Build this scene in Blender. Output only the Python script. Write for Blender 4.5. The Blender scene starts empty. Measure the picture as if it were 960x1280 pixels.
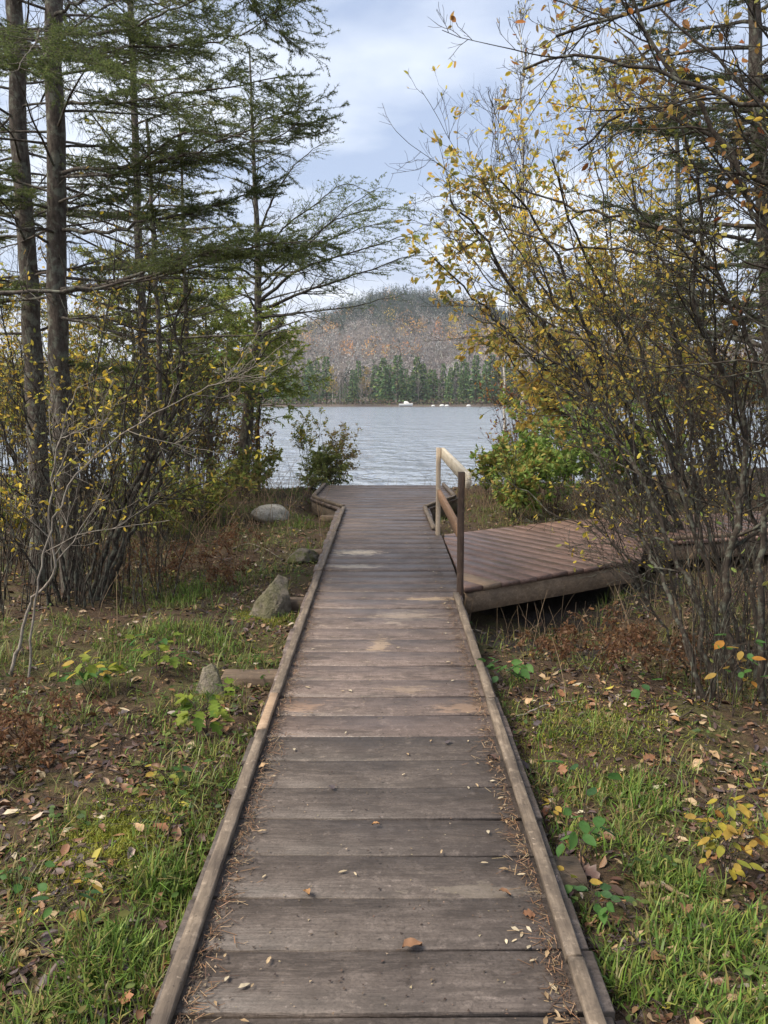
import bpy, math, random
import numpy as np
from math import radians, sin, cos, pi
random.seed(5)
rng = np.random.default_rng(11)
sc = bpy.context.scene
COL = sc.collection

# ------------------------------------------------------------------ camera
FPX = 1034.0                      # focal length in photo pixels (960 wide)
HOR = 502.0                       # horizon row of the photo
CZ = 1.85
TH = math.atan((640 - HOR) / FPX)
cam = bpy.data.cameras.new('camera')
cam.sensor_fit = 'HORIZONTAL'
cam.sensor_width = 36.0
cam.lens = 36.0 * FPX / 960.0
cam.clip_start = 0.05
cam.clip_end = 9000
camo = bpy.data.objects.new('camera', cam)
COL.objects.link(camo)
camo.location = (0, 0, CZ)
camo.rotation_euler = (pi / 2 - TH, 0, 0)
sc.camera = camo

# ------------------------------------------------------------------ sky, sun, exposure
SUN_AZ, SUN_EL = radians(-112), radians(50)      # azimuth from +Y (ahead), negative = to the left
world = bpy.data.worlds.new('World')
sc.world = world
world.use_nodes = True
wn, wl = world.node_tree.nodes, world.node_tree.links
wn.clear()
def W(t, **k):
    n = wn.new(t)
    for a, b in k.items():
        setattr(n, a, b)
    return n
sky = W('ShaderNodeTexSky', sky_type='NISHITA', sun_disc=False, sun_elevation=SUN_EL, sun_rotation=SUN_AZ)
tc = W('ShaderNodeTexCoord')
sep = W('ShaderNodeSeparateXYZ')
wl.new(tc.outputs['Generated'], sep.inputs[0])
zz = W('ShaderNodeMath', operation='MAXIMUM'); zz.inputs[1].default_value = 0.0
wl.new(sep.outputs[2], zz.inputs[0])
za = W('ShaderNodeMath', operation='ADD'); za.inputs[1].default_value = 0.22
wl.new(zz.outputs[0], za.inputs[0])
dx = W('ShaderNodeMath', operation='DIVIDE'); wl.new(sep.outputs[0], dx.inputs[0]); wl.new(za.outputs[0], dx.inputs[1])
dy = W('ShaderNodeMath', operation='DIVIDE'); wl.new(sep.outputs[1], dy.inputs[0]); wl.new(za.outputs[0], dy.inputs[1])
cmb = W('ShaderNodeCombineXYZ'); wl.new(dx.outputs[0], cmb.inputs[0]); wl.new(dy.outputs[0], cmb.inputs[1])
cmb.inputs[2].default_value = 3.3
mp = W('ShaderNodeMapping'); mp.inputs['Scale'].default_value = (0.75, 1.0, 1.0); mp.inputs['Location'].default_value = (4.1, 1.3, 0)
wl.new(cmb.outputs[0], mp.inputs[0])
n1 = W('ShaderNodeTexNoise'); n1.inputs['Scale'].default_value = 1.7; n1.inputs['Detail'].default_value = 6; n1.inputs['Roughness'].default_value = 0.5
n1.inputs['Distortion'].default_value = 0.25
wl.new(mp.outputs[0], n1.inputs['Vector'])
r1 = W('ShaderNodeValToRGB')
r1.color_ramp.elements[0].position = 0.42; r1.color_ramp.elements[0].color = (2.3, 2.75, 3.75, 1)
r1.color_ramp.elements[1].position = 0.60; r1.color_ramp.elements[1].color = (5.3, 5.5, 5.85, 1)
wl.new(n1.outputs[0], r1.inputs[0])
n2 = W('ShaderNodeTexNoise'); n2.inputs['Scale'].default_value = 0.5; n2.inputs['Detail'].default_value = 3
wl.new(mp.outputs[0], n2.inputs['Vector'])
r2 = W('ShaderNodeMapRange'); r2.inputs[1].default_value = 0.35; r2.inputs[2].default_value = 0.6; r2.inputs[3].default_value = 0.78; r2.inputs[4].default_value = 1.0
wl.new(n2.outputs[0], r2.inputs[0])
mx = W('ShaderNodeMix', data_type='RGBA')
wl.new(r2.outputs[0], mx.inputs[0]); wl.new(sky.outputs[0], mx.inputs[6]); wl.new(r1.outputs[0], mx.inputs[7])
bg = W('ShaderNodeBackground'); bg.inputs[1].default_value = 0.1
hzf = W('ShaderNodeMapRange', interpolation_type='SMOOTHSTEP'); hzf.inputs[1].default_value = 0.0; hzf.inputs[2].default_value = 0.26; hzf.inputs[3].default_value = 0.5; hzf.inputs[4].default_value = 0.0
wl.new(zz.outputs[0], hzf.inputs[0])
mh = W('ShaderNodeMix', data_type='RGBA'); mh.inputs[7].default_value = (4.6, 4.9, 5.45, 1)
wl.new(hzf.outputs[0], mh.inputs[0]); wl.new(mx.outputs[2], mh.inputs[6])
wl.new(mh.outputs[2], bg.inputs[0])
wo = W('ShaderNodeOutputWorld'); wl.new(bg.outputs[0], wo.inputs[0])

sun = bpy.data.lights.new('sun', 'SUN')
sun.energy = 3.4
sun.angle = radians(28)
sun.color = (1.0, 0.90, 0.76)
suno = bpy.data.objects.new('sun', sun)
COL.objects.link(suno)
suno.rotation_euler = (pi / 2 - SUN_EL, 0, pi - SUN_AZ)
vs = sc.view_settings
vs.view_transform = 'Standard'; vs.look = 'None'; vs.gamma = 1.0; vs.use_curve_mapping = False
vs.exposure = 1.2
sc.cycles.use_denoising = True
sc.cycles.max_bounces = 8
sc.cycles.diffuse_bounces = 4
sc.cycles.transparent_max_bounces = 4

# ------------------------------------------------------------------ helpers: pixels, noise, ground
def px(u, v, Y):
    a, b = (u - 480) / FPX, (v - 640) / FPX
    t = Y / (cos(TH) - b * sin(TH))
    return np.array([a * t, Y, CZ - (sin(TH) + b * cos(TH)) * t])
def hash2(ix, iy, s):
    h = (ix.astype(np.int64) * 374761393 + iy.astype(np.int64) * 668265263 + s * 1442695041) & 0x7fffffff
    h = ((h ^ (h >> 13)) * 1274126177) & 0x7fffffff
    return ((h ^ (h >> 16)) & 0xffff) / 65535.0
def vnoise(x, y, s=0):
    x = np.asarray(x, float); y = np.asarray(y, float)
    ix, iy = np.floor(x), np.floor(y)
    fx, fy = x - ix, y - iy
    fx = fx * fx * (3 - 2 * fx); fy = fy * fy * (3 - 2 * fy)
    a = hash2(ix, iy, s); b = hash2(ix + 1, iy, s); c = hash2(ix, iy + 1, s); d = hash2(ix + 1, iy + 1, s)
    return (a * (1 - fx) + b * fx) * (1 - fy) + (c * (1 - fx) + d * fx) * fy
def fbm(x, y, s=0, o=4):
    t = 0.0; amp = 0.5; f = 1.0
    for k in range(o):
        t = t + amp * vnoise(np.asarray(x) * f + 17.3 * k, np.asarray(y) * f - 9.1 * k, s + k)
        amp *= 0.5; f *= 2.03
    return t
def sstep(a, b, x):
    t = np.clip((np.asarray(x, float) - a) / (b - a), 0, 1)
    return t * t * (3 - 2 * t)
BZ0, BSL = 0.25, 0.0222
def B(y):
    return BZ0 + BSL * np.asarray(y, float)
def shore(x):
    x = np.asarray(x, float)
    return 17.2 + 1.2 * sstep(0.5, 3.0, x) + 2.0 * sstep(3, 9, x) + 1.5 * sstep(-4, -9, x) + 1.2 * (fbm(x * 0.35, x * 0 + 3.3, 5) - 0.5)
def gz(x, y):
    x = np.asarray(x, float); y = np.asarray(y, float)
    b = B(np.minimum(y, 12)) - 0.115
    b = b + 0.16 * (fbm(x * 0.55, y * 0.55, 1) - 0.47) + 0.15 * (fbm(x * 2.1, y * 2.1, 21) - 0.47) + 0.045 * (fbm(x * 7, y * 7, 41, 3) - 0.45)
    b = b + 0.10 * np.exp(-(((x + 0.98) / 0.3) ** 2 + ((y - 2.9) / 0.35) ** 2))       # mossy mound
    b = b - 0.26 * np.exp(-(((x - 1.35) / 0.85) ** 2 + ((y - 6.35) / 0.9) ** 2))        # muddy hollow by the side deck
    b = b + 0.18 * sstep(-3.2, -7, x) + 0.15 * sstep(4, 8, x)
    b = b + 0.25 * sstep(10, 40, np.abs(x))
    ys = shore(x)
    s = sstep(ys - 4.2, ys + 2.8, y)
    b = b * (1 - s) + (-0.33) * s + 0.0
    b = np.where(y > ys + 2, b - 0.04 * (y - ys - 2), b)
    # stay under the timbers
    inb = sstep(0.80, 0.62, np.abs(x)) * sstep(10.9, 10.5, y)
    cap = B(y) - 0.085
    b = np.where(inb > 0, np.minimum(b, b * (1 - inb) + inb * (cap - 0.03)), b)
    pl = sstep(1.25, 1.0, np.abs(x)) * sstep(10.3, 10.6, y) * sstep(13.9, 13.3, y)
    b = np.minimum(b, b * (1 - pl) + pl * 0.26)
    dk = sstep(0.5, 0.8, x) * sstep(-0.25, 0.1, (y - 6.2) - 0.64 * np.minimum(x - 0.6, 2.0) - 0.3 * np.maximum(x - 2.6, 0)) * sstep(0.2, -0.1, (y - 8.9) - 0.5 * (x - 0.6))
    b = np.minimum(b, b * (1 - dk) + dk * 0.06)
    return np.maximum(b, -4.0)
def gpx(u, v, dz=0.0):
    """ground point seen at a photo pixel"""
    Y0, Y1 = 0.8, 30.0
    for Y in np.linspace(0.8, 30, 600):
        p = px(u, v, Y)
        if p[2] < gz(p[0], p[1]) + dz:
            return np.array([p[0], p[1], float(gz(p[0], p[1]))])
    return px(u, v, 18.0)

# ------------------------------------------------------------------ helpers: materials
class NT:
    def __init__(self, name):
        self.m = bpy.data.materials.new(name); self.m.use_nodes = True
        self.t = self.m.node_tree; self.t.nodes.clear()
    def n(self, typ, ins=None, **k):
        nd = self.t.nodes.new(typ)
        for a, b in k.items(): setattr(nd, a, b)
        for a, b in (ins or {}).items():
            s = nd.inputs[a]
            if hasattr(b, 'node'): self.t.links.new(b, s)
            elif isinstance(b, bpy.types.Node): self.t.links.new(b.outputs[0], s)
            else: s.default_value = b
        return nd
    def pos(self): return self.n('ShaderNodeNewGeometry').outputs['Position']
    def obj(self): return self.n('ShaderNodeTexCoord').outputs['Object']
    def mapv(self, v, sc_=(1, 1, 1), loc=(0, 0, 0)): return self.n('ShaderNodeMapping', {0: v, 'Scale': sc_, 'Location': loc}).outputs[0]
    def noise(self, v, s, d=4, r=0.55, dist=0.0): return self.n('ShaderNodeTexNoise', {'Vector': v, 'Scale': s, 'Detail': d, 'Roughness': r, 'Distortion': dist}).outputs[0]
    def ramp(self, f, stops):
        nd = self.n('ShaderNodeValToRGB', {0: f}); e = nd.color_ramp.elements
        while len(e) < len(stops): e.new(0.5)
        for q, (p, c) in zip(e, stops):
            q.position = p; q.color = (c[0], c[1], c[2], 1) if hasattr(c, '__len__') else (c, c, c, 1)
        return nd.outputs[0]
    def mix(self, f, a, b, blend='MIX'):
        nd = self.n('ShaderNodeMix', {}, data_type='RGBA', blend_type=blend)
        for i, x in ((0, f), (6, a), (7, b)):
            if hasattr(x, 'node'): self.t.links.new(x, nd.inputs[i])
            else: nd.inputs[i].default_value = x if i == 0 else (x[0], x[1], x[2], 1)
        return nd.outputs[2]
    def math(self, op, a, b=0.0, clamp=False):
        return self.n('ShaderNodeMath', {0: a, 1: b}, operation=op, use_clamp=clamp).outputs[0]
    def bump(self, h, st, dist=0.01): return self.n('ShaderNodeBump', {'Height': h, 'Strength': st, 'Distance': dist}).outputs[0]
    def pbr(self, col, rough=0.8, bump=None, spec=0.3):
        ins = {'Base Color': col if hasattr(col, 'node') else (col[0], col[1], col[2], 1), 'Roughness': rough, 'Specular IOR Level': spec}
        if bump is not None: ins['Normal'] = bump
        return self.n('ShaderNodeBsdfPrincipled', ins)
    def out(self, sh): self.n('ShaderNodeOutputMaterial', {0: sh}); return self.m

def m_wood(name, c_dark, c_mid, c_light, along='x', rough=0.5, mud=0.5, worn=(), grain=1.0, joint=False):
    """weathered timber, grain along one object axis, mud and wear with shapes of their own"""
    t = NT(name)
    o = t.obj(); p = t.pos()
    rnd = t.n('ShaderNodeObjectInfo').outputs['Random']
    off = t.n('ShaderNodeCombineXYZ', {0: t.math('MULTIPLY', rnd, 37.0), 1: t.math('MULTIPLY', rnd, 91.0), 2: 0.0}).outputs[0]
    v = t.n('ShaderNodeVectorMath', {0: o, 1: off}, operation='ADD').outputs[0]
    s = {'x': (3.5, 26, 26), 'y': (26, 3.5, 26), 'z': (26, 26, 3.5)}[along]
    g = t.noise(t.mapv(v, s), 1.6, 6, 0.62, 0.6)
    s2 = {'x': (7, 90, 90), 'y': (90, 7, 90), 'z': (90, 90, 7)}[along]
    g2 = t.noise(t.mapv(v, s2), 1.2, 4, 0.6)
    c = t.ramp(g, [(0.25, c_dark), (0.5, c_mid), (0.78, c_light)])
    c = t.mix(t.math('MULTIPLY', rnd, 0.45), c, [x * 0.55 for x in c_mid])
    bl = t.noise(p, 3.2, 5, 0.6)
    c = t.mix(t.ramp(bl, [(0.42, 0), (0.66, 0.75 * mud)]), c, (0.035, 0.026, 0.022))
    bl2 = t.noise(p, 14, 6, 0.68)
    c = t.mix(t.ramp(bl2, [(0.50, 0), (0.62, 0.6 * mud)]), c, (0.04, 0.03, 0.024))
    bl3 = t.noise(p, 22, 5, 0.7)
    c = t.mix(t.ramp(bl3, [(0.56, 0), (0.70, 0.4)]), c, [min(1, x * 1.35) for x in c_light])
    sp = t.noise(p, 55, 3, 0.6)
    c = t.mix(t.ramp(sp, [(0.64, 0), (0.70, mud * 0.9)]), c, (0.022, 0.016, 0.012))
    sp2 = t.noise(p, 38, 2, 0.5)
    c = t.mix(t.ramp(sp2, [(0.70, 0), (0.76, 0.35)]), c, [min(1, x * 1.8) for x in c_light])
    if joint:
        sy = t.n('ShaderNodeSeparateXYZ', {0: o}).outputs[1]
        ed = t.math('ADD', t.math('DIVIDE', t.math('ABSOLUTE', sy), 0.118), t.math('MULTIPLY', t.noise(t.mapv(p, (4, 9, 9)), 3.0, 5, 0.7), 0.5))
        c = t.mix(t.ramp(ed, [(1.06, 0), (1.24, 0.85)]), c, (0.022, 0.016, 0.012))
        sm = t.noise(t.mapv(p, (1.2, 5, 5)), 2.6, 6, 0.72, 0.8)
        c = t.mix(t.ramp(sm, [(0.50, 0), (0.66, 0.65)]), c, (0.030, 0.023, 0.019))
        sx = t.n('ShaderNodeSeparateXYZ', {0: o}).outputs[0]
        ax = t.math('ABSOLUTE', sx); nx = t.math('MINIMUM', ax, t.math('ABSOLUTE', t.math('SUBTRACT', ax, 0.43)))
        ny = t.math('SUBTRACT', t.math('ABSOLUTE', sy), t.math('ADD', 0.066, t.math('MULTIPLY', rnd, 0.02)))
        nd = t.math('SQRT', t.math('ADD', t.math('MULTIPLY', nx, nx), t.math('MULTIPLY', ny, ny)))
        c = t.mix(t.ramp(t.math('MULTIPLY', nd, 100.0), [(0.40, 0.85), (0.62, 0)]), c, (0.012, 0.010, 0.009))   # rusted nail heads
        fl = t.noise(t.mapv(p, (10, 24, 24)), 1.2, 6, 0.75)                 # flecks of bare wood where the stain has worn off
        wy = t.n('ShaderNodeSeparateXYZ', {0: p}).outputs[1]
        bd = t.ramp(t.math('DIVIDE', t.math('ABSOLUTE', t.math('SUBTRACT', wy, 6.0)), 4.0), [(0.25, 1), (0.75, 0.15)])
        c = t.mix(t.math('MULTIPLY', t.ramp(fl, [(0.58, 0), (0.67, 0.6)]), bd), c, (0.40, 0.32, 0.24))
        ft = t.noise(p, 120, 3, 0.7)
        c = t.mix(t.ramp(ft, [(0.35, 0.5), (0.55, 0)]), c, [x * 0.5 for x in c_dark])
    # damp film: irregular darker, shinier areas
    wet = t.noise(p, 1.7, 4, 0.6)
    c = t.mix(t.ramp(wet, [(0.4, 0), (0.65, 0.4 * mud)]), c, [x * 0.6 for x in c_dark])
    for (wx, wy, rx, ry, wc, st) in worn:
        q = t.n('ShaderNodeVectorMath', {0: p, 1: (wx, wy, 0)}, operation='SUBTRACT').outputs[0]
        q = t.mapv(q, (1 / rx, 1 / ry, 0))
        ln = t.n('ShaderNodeVectorMath', {0: q}, operation='LENGTH').outputs['Value']
        nz = t.noise(t.mapv(p, (11, 26, 26)), 1.0, 6, 0.72)
        f = t.math('SUBTRACT', t.math('ADD', t.math('MULTIPLY', nz, 1.9), -0.25), t.math('MULTIPLY', ln, 0.42))
        c = t.mix(t.ramp(f, [(0.34, 0), (0.50, st)]), c, wc)
    h = t.math('ADD', t.math('MULTIPLY', g, 0.8), t.math('MULTIPLY', g2, 0.6))
    h = t.math('ADD', h, t.math('MULTIPLY', bl, 0.5))
    r = t.ramp(wet, [(0.35, min(1, rough + 0.2)), (0.7, max(0.05, rough - 0.08))])
    return t.out(t.pbr(c, r, t.bump(h, 0.6 * grain, 0.006), 0.4))

def m_bark(name, c1, c2, scale=30, lichen=0.0, vertical=True):
    t = NT(name); p = t.pos()
    v = t.mapv(p, (1, 1, 0.35)) if vertical else p
    g = t.noise(v, scale, 6, 0.65)
    c = t.ramp(g, [(0.3, c1), (0.68, c2)])
    if lichen:
        l = t.noise(p, scale * 0.35, 4, 0.65)
        c = t.mix(t.ramp(l, [(0.5, 0), (0.62, lichen)]), c, (0.25, 0.28, 0.22))
    return t.out(t.pbr(c, 0.9, t.bump(g, 0.9, 0.012), 0.2))

def m_leaf(name, trans=0.35, rough=0.6, gloss=0.0, jitter=0.0):
    t = NT(name)
    a = t.n('ShaderNodeAttribute', attribute_name='Col').outputs['Color']
    c = a
    if jitter:
        rnd = t.n('ShaderNodeObjectInfo').outputs['Random']
        c = t.n('ShaderNodeHueSaturation', {'Color': a, 'Value': t.math('ADD', t.math('MULTIPLY', rnd, jitter), 1 - jitter / 2), 'Saturation': 1.0}).outputs[0]
        p = t.obj()
        c = t.mix(t.ramp(t.noise(p, 60, 3), [(0.5, 0), (0.7, 0.45)]), c, (0.06, 0.04, 0.02))
    d = t.pbr(c, rough, None, gloss)
    if trans <= 0: return t.out(d)
    tr = t.n('ShaderNodeBsdfTranslucent', {'Color': c})
    return t.out(t.n('ShaderNodeMixShader', {0: trans, 1: d, 2: tr}))

M = {}
TAN = (0.42, 0.31, 0.20); PALE = (0.50, 0.42, 0.32)
worn = [(-0.24, 7.78, 0.26, 0.16, PALE, 0.85), (-0.27, 7.15, 0.30, 0.09, PALE, 0.5), (-0.03, 4.95, 0.08, 0.16, TAN, 0.4), (0.36, 6.05, 0.26, 0.07, TAN, 0.6),
        (0.15, 5.6, 0.25, 0.2, PALE, 0.2), (0.42, 3.95, 0.16, 0.10, (0.32, 0.215, 0.145), 0.45), (-0.40, 3.98, 0.16, 0.08, (0.29, 0.19, 0.13), 0.45), (0.12, 4.2, 0.16, 0.06, TAN, 0.22), (0.30, 2.45, 0.22, 0.05, (0.2, 0.17, 0.13), 0.3)]
M['plank'] = m_wood('wet_plank_wood', (0.055, 0.043, 0.036), (0.106, 0.085, 0.073), (0.175, 0.144, 0.126), 'x', 0.50, 0.7, worn, 1.3, True)
M['plankred'] = m_wood('reddish_plank_wood', (0.092, 0.067, 0.057), (0.172, 0.130, 0.112), (0.26, 0.202, 0.178), 'x', 0.42, 0.55, worn, 1.2, True)
M['deckplank'] = m_wood('red_stained_plank', (0.135, 0.078, 0.06), (0.215, 0.132, 0.103), (0.30, 0.195, 0.155), 'x', 0.38, 0.5)
M['freshplank'] = m_wood('bare_plank', (0.22, 0.14, 0.09), (0.33, 0.23, 0.15), (0.42, 0.31, 0.21), 'x', 0.6, 0.3)
M['kerb'] = m_wood('weathered_kerb', (0.07, 0.054, 0.039), (0.165, 0.128, 0.094), (0.31, 0.25, 0.19), 'y', 0.65, 0.7)
M['beam'] = m_wood('old_beam', (0.07, 0.05, 0.035), (0.15, 0.105, 0.07), (0.24, 0.175, 0.12), 'x', 0.75, 0.5)
M['fascia'] = m_wood('deck_fascia', (0.13, 0.088, 0.055), (0.25, 0.175, 0.112), (0.36, 0.265, 0.18), 'x', 0.7, 0.35)
M['rail'] = m_wood('rail_wood_pale', (0.50, 0.41, 0.28), (0.68, 0.59, 0.45), (0.76, 0.69, 0.56), 'y', 0.7, 0.12)
M['raillow'] = m_wood('rail_wood_orange', (0.22, 0.12, 0.065), (0.36, 0.21, 0.12), (0.46, 0.29, 0.18), 'y', 0.7, 0.15)
M['post'] = m_wood('post_wood_brown', (0.035, 0.020, 0.014), (0.072, 0.044, 0.031), (0.13, 0.09, 0.064), 'z', 0.7, 0.2)
M['postpale'] = m_wood('post_wood_grey', (0.34, 0.26, 0.18), (0.52, 0.42, 0.31), (0.64, 0.54, 0.42), 'z', 0.7, 0.15)
M['spruce_bark'] = m_bark('spruce_bark', (0.03, 0.024, 0.02), (0.12, 0.10, 0.085), 42, 0.4)
M['dark_bark'] = m_bark('dark_bark', (0.014, 0.012, 0.010), (0.05, 0.042, 0.035), 45, 0.18)
M['alder_bark'] = m_bark('alder_bark', (0.016, 0.012, 0.010), (0.062, 0.05, 0.04), 60, 0.3)
M['twig'] = m_bark('twig_bark', (0.03, 0.022, 0.017), (0.085, 0.066, 0.052), 80, 0)
M['paletwig'] = m_bark('pale_birch_bark', (0.11, 0.09, 0.075), (0.30, 0.265, 0.225), 40, 0.2)
M['deadstalk'] = m_bark('dead_stalk', (0.16, 0.11, 0.07), (0.30, 0.22, 0.14), 40, 0)
M['leaf'] = m_leaf('broad_leaf', 0.55, 0.55, 0.25)
M['needle'] = m_leaf('needle', 0.5, 0.6, 0.2)
M['litter'] = m_leaf('leaf_litter', 0.0, 0.55, 0.35)
M['fallen'] = m_leaf('fallen_leaf', 0.0, 0.5, 0.35, 0.5)
M['grass'] = m_leaf('grass_blade', 0.3, 0.5, 0.25)
M['farleaf'] = m_leaf('far_foliage', 0.0, 0.95, 0.05)

def m_ground():
    t = NT('forest_floor'); p = t.pos()
    a = t.noise(p, 1.3, 5, 0.6); b = t.noise(p, 9, 6, 0.7); d = t.noise(p, 42, 5, 0.7)
    c = t.ramp(d, [(0.3, (0.016, 0.010, 0.006)), (0.52, (0.048, 0.031, 0.019)), (0.72, (0.095, 0.065, 0.041))])
    vor = t.n('ShaderNodeTexVoronoi', {'Vector': t.n('ShaderNodeVectorMath', {0: p, 1: t.n('ShaderNodeTexNoise', {'Vector': p, 'Scale': 30.0}).outputs['Color']}, operation='ADD').outputs[0], 'Scale': 34.0})
    vs_ = t.n('ShaderNodeSeparateColor', {0: vor.outputs['Color']}).outputs[0]
    c = t.mix(0.42, c, t.ramp(vs_, [(0.0, (0.025, 0.016, 0.010)), (0.4, (0.06, 0.037, 0.021)), (0.8, (0.105, 0.066, 0.038)), (1.0, (0.17, 0.115, 0.07))]))
    moss = t.ramp(d, [(0.3, (0.025, 0.033, 0.008)), (0.6, (0.075, 0.092, 0.02)), (0.75, (0.14, 0.15, 0.035))])
    f = t.math('ADD', t.math('MULTIPLY', a, 0.6), t.math('MULTIPLY', b, 0.4))
    c = t.mix(t.ramp(f, [(0.49, 0), (0.58, 0.5)]), c, moss)
    q = t.n('ShaderNodeVectorMath', {0: p, 1: (1.15, 5.85, 0)}, operation='SUBTRACT').outputs[0]
    ln = t.n('ShaderNodeVectorMath', {0: t.mapv(q, (1.35, 1.1, 0))}, operation='LENGTH').outputs['Value']
    mud = t.ramp(t.math('ADD', ln, t.math('MULTIPLY', b, 0.5)), [(0.85, 1), (1.35, 0)])
    q2 = t.n('ShaderNodeVectorMath', {0: p, 1: (1.7, 7.4, 0)}, operation='SUBTRACT').outputs[0]
    ln2 = t.n('ShaderNodeVectorMath', {0: t.mapv(q2, (0.75, 0.85, 0))}, operation='LENGTH').outputs['Value']
    mud = t.math('MAXIMUM', mud, t.ramp(t.math('ADD', ln2, t.math('MULTIPLY', b, 0.4)), [(0.95, 1), (1.35, 0)]))
    c = t.mix(mud, c, (0.02, 0.015, 0.012))
    r = t.mix(mud, (0.9, 0.9, 0.9), (0.55, 0.55, 0.55))
    h = t.math('ADD', b, t.math('MULTIPLY', d, 0.5))
    return t.out(t.pbr(c, r, t.bump(h, 1.0, 0.03), 0.25))
M['ground'] = m_ground()
def m_rock(name, c1, c2, moss=0.0):
    t = NT(name); p = t.pos()
    a = t.noise(p, 7, 6, 0.65); b = t.noise(p, 45, 5, 0.7)
    f = t.math('ADD', t.math('MULTIPLY', a, 0.5), t.math('MULTIPLY', b, 0.5))
    c = t.ramp(f, [(0.32, c1), (0.62, c2)])
    sp = t.noise(p, 20, 4, 0.6)
    c = t.mix(t.ramp(sp, [(0.55, 0), (0.63, 0.5)]), c, (0.045, 0.04, 0.033))
    if moss:
        l = t.noise(p, 6, 5, 0.7)
        c = t.mix(t.ramp(l, [(0.45, 0), (0.56, moss)]), c, (0.09, 0.10, 0.025))
    return t.out(t.pbr(c, 0.9, t.bump(f, 1.0, 0.05), 0.25))
M['rock'] = m_rock('granite', (0.075, 0.062, 0.046), (0.29, 0.25, 0.195), 0.45)
M['palerock'] = m_rock('pale_granite', (0.20, 0.185, 0.16), (0.42, 0.40, 0.36), 0.12)
M['mossrock'] = m_rock('mossy_stone', (0.07, 0.06, 0.05), (0.22, 0.19, 0.15), 0.8)

# ------------------------------------------------------------------ helpers: objects and meshes
def tag(o, label=None, cat=None, group=None, kind=None):
    for k, v in (('label', label), ('category', cat), ('group', group), ('kind', kind)):
        if v: o[k] = v
    return o
def empty(name, loc, label=None, cat=None, group=None):
    o = bpy.data.objects.new(name, None); COL.objects.link(o)
    o.location = [float(c) for c in loc]; o.empty_display_size = 0.1
    return tag(o, label, cat, group)
def wloc(o):
    l = np.zeros(3)
    while o is not None:
        l = l + np.array(o.location); o = o.parent
    return l
class MB:
    """collects faces (quads / tris) with a colour per vertex; build() links them as one mesh object"""
    def __init__(self): self.V = []; self.T = []; self.Q = []; self.C = []; self.n = 0
    def add(self, V, tris=None, quads=None, col=None):
        V = np.asarray(V, float).reshape(-1, 3)
        if tris is not None and len(tris): self.T.append(np.asarray(tris, np.int64).reshape(-1, 3) + self.n)
        if quads is not None and len(quads): self.Q.append(np.asarray(quads, np.int64).reshape(-1, 4) + self.n)
        if col is None: col = (1, 1, 1)
        col = np.asarray(col, float)
        self.C.append(np.broadcast_to(col, (len(V), 3)) if col.ndim == 1 else col)
        self.V.append(V); self.n += len(V)
        return self
    def mesh(self, name, mat, origin=(0, 0, 0), smooth=False, color=True):
        me = bpy.data.meshes.new(name)
        V = np.concatenate(self.V) - np.asarray(origin, float)
        T = np.concatenate(self.T) if self.T else np.zeros((0, 3), np.int64)
        Q = np.concatenate(self.Q) if self.Q else np.zeros((0, 4), np.int64)
        me.vertices.add(len(V)); me.vertices.foreach_set('co', V.astype(np.float32).ravel())
        li = np.concatenate([T.ravel(), Q.ravel()]).astype(np.int32)
        me.loops.add(len(li)); me.loops.foreach_set('vertex_index', li)
        npoly = len(T) + len(Q)
        ls = np.concatenate([np.arange(len(T)) * 3, len(T) * 3 + np.arange(len(Q)) * 4]).astype(np.int32)
        me.polygons.add(npoly); me.polygons.foreach_set('loop_start', ls)
        if smooth: me.polygons.foreach_set('use_smooth', np.ones(npoly, bool))
        me.update(calc_edges=True)
        if color:
            at = me.attributes.new('Col', 'FLOAT_COLOR', 'POINT')
            C = np.concatenate(self.C); C = np.concatenate([C, np.ones((len(C), 1))], 1)
            at.data.foreach_set('color', C.astype(np.float32).ravel())
        me.materials.append(M[mat] if isinstance(mat, str) else mat)
        return me
    def build(self, name, mat, parent=None, origin=None, smooth=False, color=True):
        org = wloc(parent) if parent is not None else np.zeros(3)
        loc = np.zeros(3)
        if origin is not None: loc = np.asarray(origin, float) - org
        me = self.mesh(name, mat, org + loc, smooth, color)
        o = bpy.data.objects.new(name, me); COL.objects.link(o)
        o.parent = parent; o.location = loc
        return o
def nrm(v):
    return v / np.maximum(np.linalg.norm(v, axis=-1, keepdims=True), 1e-9)
def tubes(mb, P, R, sides=4, col=None):
    """P [n,k,3] centre lines, R [n,k] radii"""
    P = np.asarray(P, float); R = np.asarray(R, float)
    n, k, _ = P.shape
    if n == 0: return
    T = np.empty_like(P); T[:, 1:-1] = P[:, 2:] - P[:, :-2]; T[:, 0] = P[:, 1] - P[:, 0]; T[:, -1] = P[:, -1] - P[:, -2]
    T = nrm(T)
    mean = nrm(P[:, -1] - P[:, 0])
    ref = np.where(np.abs(mean[:, 2:3]) > 0.8, np.array([[1.0, 0, 0]]), np.array([[0, 0, 1.0]]))
    A = nrm(np.cross(T, ref[:, None, :])); Bv = np.cross(T, A)
    th = np.arange(sides) * 2 * pi / sides
    V = P[:, :, None, :] + R[:, :, None, None] * (A[:, :, None, :] * np.cos(th)[None, None, :, None] + Bv[:, :, None, :] * np.sin(th)[None, None, :, None])
    idx = np.arange(n * k * sides).reshape(n, k, sides)
    a = idx[:, :-1]; b = np.roll(a, -1, 2); d = idx[:, 1:]; c = np.roll(d, -1, 2)
    mb.add(V.reshape(-1, 3), quads=np.stack([a, b, c, d], -1).reshape(-1, 4), col=col)
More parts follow.
